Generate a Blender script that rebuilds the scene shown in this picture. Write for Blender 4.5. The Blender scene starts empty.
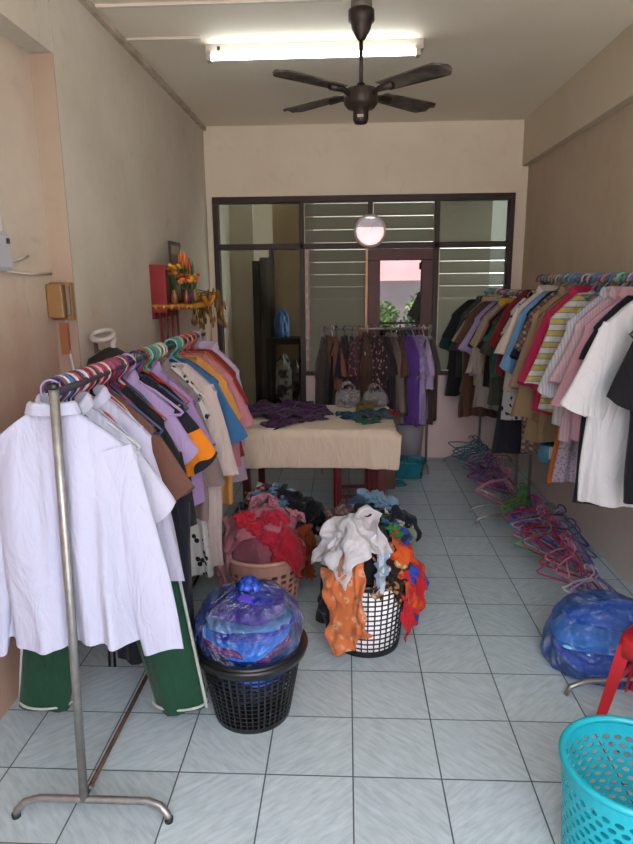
import bpy, math, random
import numpy as np
from mathutils import Vector, Matrix

random.seed(7)
RNG = np.random.default_rng(11)
PI = math.pi
S = bpy.context.scene
COL = S.collection

# ------------------------------------------------------------------ camera
cam_d = bpy.data.cameras.new('camera')
cam = bpy.data.objects.new('camera', cam_d)
COL.objects.link(cam)
H = 1.654
F_PX = 634.0
cam_d.sensor_fit = 'VERTICAL'
cam_d.sensor_height = 24.0
cam_d.lens = 24.0 * F_PX / 844.0
cam_d.clip_start = 0.02
dY = Vector((30.0, 142.0, F_PX)).normalized()            # the room's long axis seen in camera space (right, up, forward)
zc = Vector((0.001, 1.0, 0.0)); zc = (zc - dY * zc.dot(dY)).normalized()
xc = dY.cross(zc)
if xc.x < 0: xc = -xc
M3 = Matrix((xc, dY, zc))                                # camera (right, up, forward) -> world
right = M3 @ Vector((1, 0, 0)); up = M3 @ Vector((0, 1, 0)); fwd = M3 @ Vector((0, 0, 1))
mw = Matrix((right, up, -fwd)).transposed().to_4x4()
mw.translation = Vector((0, 0, H))
cam.matrix_world = mw
S.camera = cam

# ------------------------------------------------------------------ light of the day, exposure
wd = bpy.data.worlds.new('sky'); S.world = wd; wd.use_nodes = True
bgn = wd.node_tree.nodes['Background']
bgn.inputs[0].default_value = (0.78, 0.91, 1.0, 1)
bgn.inputs[1].default_value = 5.0
S.view_settings.view_transform = 'Standard'
S.view_settings.look = 'None'
S.view_settings.exposure = 1.0
S.view_settings.gamma = 1.0
S.view_settings.use_curve_mapping = False
TUBE_STRENGTH = 7.0
sun_d = bpy.data.lights.new('sun', 'SUN'); sun_d.energy = 27.0; sun_d.angle = 0.01; sun_d.color = (1.0, 0.94, 0.85)
sun = bpy.data.objects.new('sun', sun_d); COL.objects.link(sun)
sun.rotation_euler = (math.radians(-27), math.radians(6), 0)      # stands behind the house, lights the street in front of it

# ------------------------------------------------------------------ materials
ALBEDO = 1.0
def C(h, k=None):
    k = ALBEDO if k is None else k
    h = h.lstrip('#')
    c = [int(h[i:i + 2], 16) / 255 for i in (0, 2, 4)]
    return tuple(k * (x / 12.92 if x <= 0.04045 else ((x + 0.055) / 1.055) ** 2.4) for x in c) + (1.0,)

MATS = {}
def new_mat(name):
    m = bpy.data.materials.new(name); m.use_nodes = True
    nt = m.node_tree
    return m, nt, nt.nodes['Principled BSDF']

def nd(nt, t, **kw):
    n = nt.nodes.new(t)
    for k, v in kw.items(): setattr(n, k, v)
    return n

def coord(nt, scale=(1, 1, 1), kind='Object', rot=(0, 0, 0)):
    tc = nd(nt, 'ShaderNodeTexCoord'); mp = nd(nt, 'ShaderNodeMapping')
    mp.inputs['Scale'].default_value = scale; mp.inputs['Rotation'].default_value = rot
    nt.links.new(tc.outputs[kind], mp.inputs['Vector'])
    return mp.outputs[0]

def ramp(nt, stops, interp='LINEAR'):
    r = nd(nt, 'ShaderNodeValToRGB'); r.color_ramp.interpolation = interp
    e = r.color_ramp.elements
    while len(e) < len(stops): e.new(0.5)
    for i, (p, c) in enumerate(stops): e[i].position = p; e[i].color = c
    return r

def add_bump(nt, bs, vec, scale, strength, dist=0.01, detail=3):
    n = nd(nt, 'ShaderNodeTexNoise'); n.inputs['Scale'].default_value = scale; n.inputs['Detail'].default_value = detail
    nt.links.new(vec, n.inputs['Vector'])
    b = nd(nt, 'ShaderNodeBump'); b.inputs['Strength'].default_value = strength; b.inputs['Distance'].default_value = dist
    nt.links.new(n.outputs['Fac'], b.inputs['Height'])
    nt.links.new(b.outputs[0], bs.inputs['Normal'])

def plain(name, col, rough=0.5, metal=0.0, bump=None, coat=0.0):
    if name in MATS: return MATS[name]
    m, nt, bs = new_mat(name)
    bs.inputs['Base Color'].default_value = C(col)
    bs.inputs['Roughness'].default_value = rough
    bs.inputs['Metallic'].default_value = metal
    if coat: bs.inputs['Coat Weight'].default_value = coat
    if bump: add_bump(nt, bs, coord(nt), bump[0], bump[1])
    MATS[name] = m
    return m

def mottled(name, c1, c2, scale=4, rough=0.8, metal=0.0, bump=0.1, detail=6, lo=0.35, hi=0.65):
    if name in MATS: return MATS[name]
    m, nt, bs = new_mat(name)
    v = coord(nt)
    n = nd(nt, 'ShaderNodeTexNoise'); n.inputs['Scale'].default_value = scale; n.inputs['Detail'].default_value = detail
    nt.links.new(v, n.inputs['Vector'])
    r = ramp(nt, [(lo, C(c1)), (hi, C(c2))])
    nt.links.new(n.outputs['Fac'], r.inputs[0]); nt.links.new(r.outputs[0], bs.inputs['Base Color'])
    bs.inputs['Roughness'].default_value = rough; bs.inputs['Metallic'].default_value = metal
    if bump: add_bump(nt, bs, v, scale * 6, bump)
    MATS[name] = m
    return m

def fabric(col, pat=None, col2=None, col3=None, scale=1.0, rough=0.92):
    key = ('fab', col, pat, col2, col3, scale)
    if key in MATS: return MATS[key]
    m, nt, bs = new_mat('fabric')
    v = coord(nt)
    L = nt.links
    out = None
    if pat in ('stripe', 'hstripe', 'pin'):
        w = nd(nt, 'ShaderNodeTexWave', wave_type='BANDS', bands_direction='Z' if pat == 'hstripe' else 'X')
        w.inputs['Scale'].default_value = {'stripe': 9, 'hstripe': 5.5, 'pin': 26}[pat] * scale
        L.new(v, w.inputs['Vector'])
        st = [(0.0, C(col)), (0.5, C(col2))] if not col3 else [(0.0, C(col)), (0.4, C(col2)), (0.72, C(col3))]
        r = ramp(nt, st, 'CONSTANT'); L.new(w.outputs['Fac'], r.inputs[0]); out = r.outputs[0]
    elif pat == 'plaid':
        mx = nd(nt, 'ShaderNodeMath', operation='ADD')
        for d, i in (('X', 0), ('Z', 1)):
            w = nd(nt, 'ShaderNodeTexWave', wave_type='BANDS', bands_direction=d); w.inputs['Scale'].default_value = 9 * scale
            L.new(v, w.inputs['Vector']); L.new(w.outputs['Fac'], mx.inputs[i])
        hf = nd(nt, 'ShaderNodeMath', operation='MULTIPLY'); hf.inputs[1].default_value = 0.5
        L.new(mx.outputs[0], hf.inputs[0])
        r = ramp(nt, [(0.15, C(col)), (0.5, C(col2)), (0.9, C(col3 or col))]); L.new(hf.outputs[0], r.inputs[0]); out = r.outputs[0]
    elif pat in ('floral', 'dots', 'print'):
        vo = nd(nt, 'ShaderNodeTexVoronoi'); vo.inputs['Scale'].default_value = {'floral': 22, 'dots': 30, 'print': 14}[pat] * scale
        n = nd(nt, 'ShaderNodeTexNoise'); n.inputs['Scale'].default_value = 12 * scale
        L.new(v, n.inputs['Vector'])
        if pat != 'dots':
            ad = nd(nt, 'ShaderNodeVectorMath', operation='ADD'); mu = nd(nt, 'ShaderNodeVectorMath', operation='SCALE')
            mu.inputs['Scale'].default_value = 0.06
            L.new(n.outputs['Color'], mu.inputs[0]); L.new(v, ad.inputs[0]); L.new(mu.outputs[0], ad.inputs[1])
            L.new(ad.outputs[0], vo.inputs['Vector'])
        else: L.new(v, vo.inputs['Vector'])
        st = [(0.0, C(col2)), (0.3, C(col2)), (0.34, C(col))] if not col3 else [(0.0, C(col3)), (0.22, C(col2)), (0.45, C(col))]
        r = ramp(nt, st, 'LINEAR' if pat == 'floral' else 'CONSTANT'); L.new(vo.outputs['Distance'], r.inputs[0]); out = r.outputs[0]
    elif pat == 'blocks':
        vo = nd(nt, 'ShaderNodeTexNoise'); vo.inputs['Scale'].default_value = 5 * scale; vo.inputs['Detail'].default_value = 0
        L.new(v, vo.inputs['Vector'])
        r = ramp(nt, [(0.0, C(col)), (0.46, C(col2)), (0.56, C(col3 or col2))], 'CONSTANT'); L.new(vo.outputs['Fac'], r.inputs[0]); out = r.outputs[0]
    else:
        bs.inputs['Base Color'].default_value = C(col)
    if out is not None: L.new(out, bs.inputs['Base Color'])
    bs.inputs['Roughness'].default_value = rough
    bs.inputs['Sheen Weight'].default_value = 0.08
    bs.inputs['Specular IOR Level'].default_value = 0.25
    q = coord(nt, (11, 11, 4)); n = nd(nt, 'ShaderNodeTexNoise'); n.inputs['Scale'].default_value = 1.0; n.inputs['Detail'].default_value = 4; n.inputs['Distortion'].default_value = 1.3
    L.new(q, n.inputs['Vector'])
    b = nd(nt, 'ShaderNodeBump'); b.inputs['Strength'].default_value = 0.55; b.inputs['Distance'].default_value = 0.035
    L.new(n.outputs['Fac'], b.inputs['Height']); L.new(b.outputs[0], bs.inputs['Normal'])
    MATS[key] = m
    return m

def film(name, tint, diffuse, alpha=0.55, rough=0.16, gloss=0.18):
    """thin plastic film: tinted see-through, some milky body, a glossy skin"""
    if name in MATS: return MATS[name]
    m = bpy.data.materials.new(name); m.use_nodes = True; nt = m.node_tree
    nt.nodes.clear(); L = nt.links
    o = nd(nt, 'ShaderNodeOutputMaterial')
    t = nd(nt, 'ShaderNodeBsdfTransparent'); t.inputs[0].default_value = C(tint, 1.0)
    d = nd(nt, 'ShaderNodeBsdfTranslucent'); d.inputs[0].default_value = C(diffuse)
    d2 = nd(nt, 'ShaderNodeBsdfDiffuse'); d2.inputs[0].default_value = C(diffuse)
    mxa = nd(nt, 'ShaderNodeMixShader'); mxa.inputs[0].default_value = 0.5
    L.new(d.outputs[0], mxa.inputs[1]); L.new(d2.outputs[0], mxa.inputs[2])
    g = nd(nt, 'ShaderNodeBsdfGlossy'); g.inputs['Roughness'].default_value = rough
    m1 = nd(nt, 'ShaderNodeMixShader'); m1.inputs[0].default_value = 1 - alpha
    L.new(mxa.outputs[0], m1.inputs[2]); L.new(t.outputs[0], m1.inputs[1])
    m1.inputs[0].default_value = 1 - alpha
    fr = nd(nt, 'ShaderNodeLayerWeight'); fr.inputs[0].default_value = 0.5
    pw = nd(nt, 'ShaderNodeMath', operation='POWER'); pw.inputs[1].default_value = 4.0; L.new(fr.outputs['Facing'], pw.inputs[0])
    mp = nd(nt, 'ShaderNodeMath', operation='MULTIPLY_ADD'); mp.inputs[1].default_value = 0.5; mp.inputs[2].default_value = gloss
    L.new(pw.outputs[0], mp.inputs[0])
    m2 = nd(nt, 'ShaderNodeMixShader'); L.new(mp.outputs[0], m2.inputs[0])
    L.new(m1.outputs[0], m2.inputs[1]); L.new(g.outputs[0], m2.inputs[2])
    v = coord(nt); n = nd(nt, 'ShaderNodeTexNoise'); n.inputs['Scale'].default_value = 12; n.inputs['Detail'].default_value = 4
    n.inputs['Distortion'].default_value = 2.6
    L.new(v, n.inputs['Vector'])
    b = nd(nt, 'ShaderNodeBump'); b.inputs['Strength'].default_value = 1.0; b.inputs['Distance'].default_value = 0.06
    L.new(n.outputs['Fac'], b.inputs['Height']); L.new(b.outputs[0], g.inputs['Normal']); L.new(b.outputs[0], d2.inputs['Normal'])
    L.new(m2.outputs[0], o.inputs[0])
    MATS[name] = m
    return m

def pane_glass(name, tint, refl, rough=0.0, milky=0.0, milk='#808880'):
    if name in MATS: return MATS[name]
    m = bpy.data.materials.new(name); m.use_nodes = True; nt = m.node_tree
    nt.nodes.clear(); L = nt.links
    o = nd(nt, 'ShaderNodeOutputMaterial')
    t = nd(nt, 'ShaderNodeBsdfTransparent'); t.inputs[0].default_value = C(tint, 1.0)
    da = nd(nt, 'ShaderNodeBsdfDiffuse'); da.inputs[0].default_value = C(milk)
    db = nd(nt, 'ShaderNodeBsdfTranslucent'); db.inputs[0].default_value = C(milk)
    d = nd(nt, 'ShaderNodeMixShader'); d.inputs[0].default_value = 0.4; L.new(da.outputs[0], d.inputs[1]); L.new(db.outputs[0], d.inputs[2])
    m0 = nd(nt, 'ShaderNodeMixShader'); m0.inputs[0].default_value = milky
    L.new(t.outputs[0], m0.inputs[1]); L.new(d.outputs[0], m0.inputs[2])
    g = nd(nt, 'ShaderNodeBsdfGlossy'); g.inputs['Roughness'].default_value = rough
    lw = nd(nt, 'ShaderNodeLayerWeight'); lw.inputs[0].default_value = 0.5
    pw = nd(nt, 'ShaderNodeMath', operation='POWER'); pw.inputs[1].default_value = 4.0; L.new(lw.outputs['Facing'], pw.inputs[0])
    mp = nd(nt, 'ShaderNodeMath', operation='MULTIPLY_ADD'); mp.inputs[1].default_value = 0.6; mp.inputs[2].default_value = refl
    L.new(pw.outputs[0], mp.inputs[0])
    m1 = nd(nt, 'ShaderNodeMixShader'); L.new(mp.outputs[0], m1.inputs[0])
    L.new(m0.outputs[0], m1.inputs[1]); L.new(g.outputs[0], m1.inputs[2])
    L.new(m1.outputs[0], o.inputs[0])
    MATS[name] = m
    return m

# ------------------------------------------------------------------ mesh helpers
class MB:
    def __init__(self): self.v = []; self.f = []
    def add(self, vs, fs):
        o = len(self.v); self.v += [tuple(x) for x in vs]; self.f += [tuple(i + o for i in f) for f in fs]
        return self
    def box(self, a, b):
        x0, y0, z0 = a; x1, y1, z1 = b
        vs = [(x0, y0, z0), (x1, y0, z0), (x1, y1, z0), (x0, y1, z0), (x0, y0, z1), (x1, y0, z1), (x1, y1, z1), (x0, y1, z1)]
        return self.add(vs, [(3, 2, 1, 0), (4, 5, 6, 7), (0, 1, 5, 4), (1, 2, 6, 5), (2, 3, 7, 6), (3, 0, 4, 7)])
    def tube(self, pts, r, n=8, caps=True, closed=False):
        P = [Vector(p) for p in pts]; k = len(P)
        rs = r if isinstance(r, (list, tuple)) else [r] * k
        vs = []; ref = None
        for i, p in enumerate(P):
            if closed: t = (P[(i + 1) % k] - P[i - 1]).normalized()
            else: t = (P[min(i + 1, k - 1)] - P[max(i - 1, 0)]).normalized()
            if ref is None:
                ref = Vector((0, 0, 1)) if abs(t.z) < 0.9 else Vector((1, 0, 0))
            a = (ref - t * ref.dot(t))
            if a.length < 1e-4: a = t.orthogonal()
            a.normalize(); ref = a
            b = t.cross(a)
            for j in range(n):
                q = 2 * PI * j / n
                vs.append(p + (a * math.cos(q) + b * math.sin(q)) * rs[i])
        fs = []
        for i in range(k if closed else k - 1):
            i2 = (i + 1) % k
            for j in range(n):
                fs.append((i * n + j, i * n + (j + 1) % n, i2 * n + (j + 1) % n, i2 * n + j))
        if caps and not closed:
            fs.append(tuple(range(n - 1, -1, -1))); fs.append(tuple((k - 1) * n + j for j in range(n)))
        return self.add(vs, fs)
    def lathe(self, prof, n=24, c=(0, 0, 0), caps=True, sx=1, sy=1):
        vs = []; fs = []
        for (r, z) in prof:
            for j in range(n):
                q = 2 * PI * j / n
                vs.append((c[0] + r * sx * math.cos(q), c[1] + r * sy * math.sin(q), c[2] + z))
        for i in range(len(prof) - 1):
            for j in range(n):
                fs.append((i * n + j, i * n + (j + 1) % n, (i + 1) * n + (j + 1) % n, (i + 1) * n + j))
        if caps:
            fs.append(tuple(range(n - 1, -1, -1))); k = len(prof) - 1
            fs.append(tuple(k * n + j for j in range(n)))
        return self.add(vs, fs)
    def grid(self, V, nu, nv, closeu=False):
        """V: nv rows of nu points"""
        fs = []
        for j in range(nv - 1):
            for i in range(nu if closeu else nu - 1):
                i2 = (i + 1) % nu
                fs.append((j * nu + i, j * nu + i2, (j + 1) * nu + i2, (j + 1) * nu + i))
        return self.add(V, fs)
    def mesh(self, name, smooth=True):
        me = bpy.data.meshes.new(name); me.from_pydata(self.v, [], self.f); me.update()
        me.polygons.foreach_set('use_smooth', [smooth] * len(me.polygons))
        return me
    def build(self, name, mat=None, parent=None, smooth=True, bevel=0, solid=0, sub=0, loc=None):
        o = bpy.data.objects.new(name, self.mesh(name, smooth))
        COL.objects.link(o)
        if mat: o.data.materials.append(mat)
        if parent: o.parent = parent
        if loc: o.location = loc
        if bevel:
            b = o.modifiers.new('bevel', 'BEVEL'); b.width = bevel; b.segments = 2; b.limit_method = 'ANGLE'
        if solid:
            s = o.modifiers.new('solid', 'SOLIDIFY'); s.thickness = solid; s.offset = 0
        if sub:
            s = o.modifiers.new('sub', 'SUBSURF'); s.levels = sub; s.render_levels = sub
        return o

def boxobj(name, a, b, mat, parent=None, bevel=0):
    return MB().box(a, b).build(name, mat, parent, smooth=False, bevel=bevel)

def thing(name, label, cat, loc=(0, 0, 0), rotz=0, group=None):
    o = bpy.data.objects.new(name, None); COL.objects.link(o)
    o.empty_display_size = 0.05
    o.location = loc; o.rotation_euler = (0, 0, rotz)
    return tag(o, label, cat, group)
def tag(o, label, cat, group=None, kind=None):
    o['label'] = label; o['category'] = cat
    if group: o['group'] = group
    if kind: o['kind'] = kind
    return o
def struct(o, label=None):
    o['kind'] = 'structure'
    if label: o['label'] = label
    return o
def arc(c, r, a0, a1, n, plane='xz'):
    out = []
    for i in range(n + 1):
        a = math.radians(a0 + (a1 - a0) * i / n)
        u, w = r * math.cos(a), r * math.sin(a)
        if plane == 'xz': out.append((c[0] + u, c[1], c[2] + w))
        elif plane == 'yz': out.append((c[0], c[1] + u, c[2] + w))
        else: out.append((c[0] + u, c[1] + w, c[2]))
    return out

# ------------------------------------------------------------------ cloth in numpy (a relaxed sheet falling on a form)
def smooth_noise(n, k, rng):
    a = rng.normal(size=(k + 3, k + 3)); x = np.linspace(0, k, n)
    i = np.floor(x).astype(int); t = x - i; t = t * t * (3 - 2 * t)
    r = a[i][:, :] * (1 - t)[:, None] + a[i + 1][:, :] * t[:, None]
    return r[:, i] * (1 - t)[None, :] + r[:, i + 1] * t[None, :]

def drape(collide, center, size=(0.5, 0.5), rot=0.0, n=24, compress=0.62, steps=90, seed=0, noise=0.035, tilt=(0, 0), grav=0.0025, iters=5, bend=0.25, floor=0.004, mu=0.8):
    rng = np.random.default_rng(seed)
    u = np.linspace(-0.5, 0.5, n)
    U, V = np.meshgrid(u * size[0], u * size[1], indexing='ij')
    P = np.zeros((n, n, 3))
    amp = 1 - (1 - compress)
    X = U * amp + smooth_noise(n, 5, rng) * noise * 0.6; Y = V * amp + smooth_noise(n, 5, rng) * noise * 0.6
    c, s = math.cos(rot), math.sin(rot)
    P[..., 0] = center[0] + c * X - s * Y
    P[..., 1] = center[1] + s * X + c * Y
    P[..., 2] = center[2] + smooth_noise(n, 6, rng) * noise + smooth_noise(n, 3, rng) * noise + X * tilt[0] + Y * tilt[1]
    dx, dy = size[0] / (n - 1), size[1] / (n - 1); dd = math.hypot(dx, dy)
    A = slice(None)
    cons = []
    for st in (0, 1):
        a = slice(st, n - 1, 2); b = slice(st + 1, n, 2)
        cons.append(((a, A), (b, A), dx, 1.0)); cons.append(((A, a), (A, b), dy, 1.0))
        cons.append(((a, slice(0, n - 1)), (b, slice(1, n)), dd, 0.5)); cons.append(((a, slice(1, n)), (b, slice(0, n - 1)), dd, 0.5))
    for st in (0, 1, 2, 3):
        idx = np.arange(n - 2); idx = idx[(idx % 4) == st]
        cons.append(((idx, A), (idx + 2, A), 2 * dx, bend)); cons.append(((A, idx), (A, idx + 2), 2 * dy, bend))
    Vel = np.zeros_like(P)
    for k in range(steps):
        old = P.copy()
        Vel[..., 2] -= grav
        P = P + Vel
        for _ in range(iters):
            for a, b, L, kk in cons:
                d = P[b] - P[a]; l = np.sqrt((d * d).sum(-1, keepdims=True)) + 1e-9
                if kk < 0.5: f = np.minimum(l - L, 0.0) * 0.5 * kk / l      # only resists folding
                else: f = (l - L) * 0.5 * kk / l
                P[a] += d * f; P[b] -= d * f
        Q, hit = collide(P)
        fl = Q[..., 2] < floor
        Q[..., 2] = np.maximum(Q[..., 2], floor)
        hit = hit | fl
        if k > 2: Q[hit] = old[hit] + (Q[hit] - old[hit]) * (1 - mu)
        Vel = (Q - old) * 0.90
        Vel[hit] *= 0.2
        P = Q
    return P

def ell_collider(c, r, extra=0.0, cyl=None, floor=0.0):
    """dome (ellipsoid) and, below it, a basket wall: list of (cx, cy, r0, r1, zrim)"""
    c = np.array(c, float); r = np.array(r, float) + extra
    def f(P):
        Q = P.copy()
        d = (Q - c) / r; l = np.sqrt((d * d).sum(-1))
        an = np.arctan2(d[..., 1], d[..., 0])
        l = l / (1 + 0.10 * np.sin(3 * an + c[0] * 9) * (1 - np.clip(d[..., 2], 0, 1)) + 0.08 * np.sin(5 * an + 2 + c[1] * 5 + 3 * d[..., 2]) + 0.07 * np.sin(7 * d[..., 0] + 5 * d[..., 1]))
        ins = l < 1
        if ins.any():
            k = np.where(ins, 1 / np.maximum(l, 1e-3), 1.0)[..., None]
            Q = c + (Q - c) * k
        if cyl:
            for (cx, cy, r0, r1, zr) in cyl:
                dx = Q[..., 0] - cx; dy = Q[..., 1] - cy; rr = np.sqrt(dx * dx + dy * dy) + 1e-6
                R = r0 + (r1 - r0) * np.clip(Q[..., 2] / zr, 0, 1) + extra + 0.006
                z = Q[..., 2]
                inside = (rr < R) & (z < zr + extra)
                upd = inside & ((zr + extra - z) < (R - rr))
                side = inside & ~upd
                Q[..., 2] = np.where(upd, zr + extra, z)
                k = np.where(side, R / rr, 1.0)
                Q[..., 0] = cx + dx * k; Q[..., 1] = cy + dy * k
                ins = ins | inside
        return Q, ins
    return f

def box_collider(a, b, extra=0.0):
    a = np.array(a, float) - extra; b = np.array(b, float) + extra
    def f(P):
        Q = P.copy()
        ins = np.all((Q > a) & (Q < b), axis=-1)
        if ins.any():
            d = np.stack([Q[..., 0] - a[0], b[0] - Q[..., 0], Q[..., 1] - a[1], b[1] - Q[..., 1], b[2] - Q[..., 2]], -1)
            k = d.argmin(-1)
            for i, (ax, val) in enumerate(((0, a[0]), (0, b[0]), (1, a[1]), (1, b[1]), (2, b[2]))):
                m = ins & (k == i)
                Q[..., ax] = np.where(m, val, Q[..., ax])
        return Q, ins
    return f

def crumple(P, seed, amp=0.02, up=2, outward=1.0):
    rng = np.random.default_rng(seed + 500)
    n, m = P.shape[:2]; N = n * up
    x = np.linspace(0, n - 1, N); i = np.minimum(np.floor(x).astype(int), n - 2); t = (x - i)
    A = P[i] * (1 - t)[:, None, None] + P[i + 1] * t[:, None, None]
    A = A[:, i] * (1 - t)[None, :, None] + A[:, i + 1] * t[None, :, None]
    for _ in range(2):
        A[1:-1, 1:-1] = 0.5 * A[1:-1, 1:-1] + 0.125 * (A[2:, 1:-1] + A[:-2, 1:-1] + A[1:-1, 2:] + A[1:-1, :-2])
    du = np.gradient(A, axis=0); dv = np.gradient(A, axis=1)
    nor = np.cross(du, dv); nor /= np.sqrt((nor ** 2).sum(-1, keepdims=True)) + 1e-9
    if nor[..., 2].mean() < 0: nor = -nor
    u = np.linspace(0, 1, N); U, V = np.meshgrid(u, u, indexing='ij')
    D = np.zeros((N, N))
    for k in range(3):
        a = rng.uniform(0, math.pi); f = (5.0, 9.0, 15.0)[k] * rng.uniform(0.8, 1.2)
        w = smooth_noise(N, 4 + 2 * k, rng) * 0.85
        s = np.abs(np.sin((U * math.cos(a) + V * math.sin(a)) * f + w * 1.6 + rng.uniform(0, 6)))
        msk = np.clip(0.5 + smooth_noise(N, 3, rng) * 0.6, 0, 1)
        D += (1 - s) ** 1.3 * msk * (1.0, 0.65, 0.4)[k]
    D += smooth_noise(N, 5, rng) * 0.25
    A = A + nor * (D * amp * outward)[..., None]
    sh = smooth_noise(N, 7, rng) * 0.012
    A[..., 0] += sh; A[..., 1] += smooth_noise(N, 7, rng) * 0.012
    A[..., 2] = np.maximum(A[..., 2], 0.004)
    return A

def cloth_obj(P, name, mat, parent=None, thick=0.004, origin=None):
    n, m = P.shape[:2]
    o3 = np.array(origin) if origin is not None else P.reshape(-1, 3).mean(0)
    b = MB(); b.grid((P - o3).reshape(-1, 3).tolist(), m, n)
    o = b.build(name, mat, parent, solid=thick, sub=1)
    o.location = o3
    return o

# ================================================================== THE ROOM
XL, XR, YB, ZC = -1.24, 1.555, 5.85, 2.96
YF, YR = -0.7, 8.3                                       # shop front, rear wall of the back room

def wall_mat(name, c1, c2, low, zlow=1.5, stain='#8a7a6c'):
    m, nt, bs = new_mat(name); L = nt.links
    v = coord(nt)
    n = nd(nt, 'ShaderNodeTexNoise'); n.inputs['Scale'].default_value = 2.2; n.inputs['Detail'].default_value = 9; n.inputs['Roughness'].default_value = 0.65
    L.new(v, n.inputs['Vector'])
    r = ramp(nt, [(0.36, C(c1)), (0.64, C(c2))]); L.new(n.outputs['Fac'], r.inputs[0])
    # lower wall paint tone with pinkish bounce light painted in, noisy edge
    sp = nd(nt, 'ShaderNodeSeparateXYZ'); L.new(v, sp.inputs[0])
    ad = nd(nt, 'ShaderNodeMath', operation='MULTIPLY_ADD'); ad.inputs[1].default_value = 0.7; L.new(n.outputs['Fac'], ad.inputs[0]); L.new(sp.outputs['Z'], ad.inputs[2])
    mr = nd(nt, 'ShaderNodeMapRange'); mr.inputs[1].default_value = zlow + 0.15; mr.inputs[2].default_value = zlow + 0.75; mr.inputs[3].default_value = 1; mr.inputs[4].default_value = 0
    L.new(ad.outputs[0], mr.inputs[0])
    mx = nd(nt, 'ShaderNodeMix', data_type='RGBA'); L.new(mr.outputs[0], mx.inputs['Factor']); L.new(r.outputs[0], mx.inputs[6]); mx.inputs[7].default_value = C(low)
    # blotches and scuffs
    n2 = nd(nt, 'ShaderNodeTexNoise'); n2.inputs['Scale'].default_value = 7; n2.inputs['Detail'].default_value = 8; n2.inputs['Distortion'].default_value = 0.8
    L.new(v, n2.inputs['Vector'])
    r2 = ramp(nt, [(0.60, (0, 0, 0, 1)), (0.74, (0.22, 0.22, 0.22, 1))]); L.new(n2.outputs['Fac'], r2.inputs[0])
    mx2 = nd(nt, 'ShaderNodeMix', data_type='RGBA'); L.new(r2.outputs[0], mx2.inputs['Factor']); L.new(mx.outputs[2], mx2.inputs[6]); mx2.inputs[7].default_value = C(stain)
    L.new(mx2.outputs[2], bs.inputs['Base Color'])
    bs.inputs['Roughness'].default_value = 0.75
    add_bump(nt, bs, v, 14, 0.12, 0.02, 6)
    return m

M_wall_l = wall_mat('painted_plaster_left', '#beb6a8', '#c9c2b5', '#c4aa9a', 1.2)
M_wall_near = wall_mat('painted_plaster_near', '#bfaf9f', '#c9bbac', '#ab8674', 1.3)  # low colour darkened: shade from the hanging clothes painted in
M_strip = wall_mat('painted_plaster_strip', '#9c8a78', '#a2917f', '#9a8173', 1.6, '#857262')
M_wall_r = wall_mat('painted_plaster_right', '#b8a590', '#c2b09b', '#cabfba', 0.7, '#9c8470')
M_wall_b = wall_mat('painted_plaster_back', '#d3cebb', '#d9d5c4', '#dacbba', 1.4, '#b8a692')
M_ceil = mottled('ceiling_board', '#e6dccb', '#ebe2d2', 1.5, 0.7, bump=0.03)
M_beam = mottled('painted_beam', '#ccbfa8', '#d2c4b0', 2.0, 0.7, bump=0.05)
M_sill = mottled('whitewashed_wall', '#d6c3bf', '#dccdca', 3, 0.8, bump=0.08)

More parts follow.
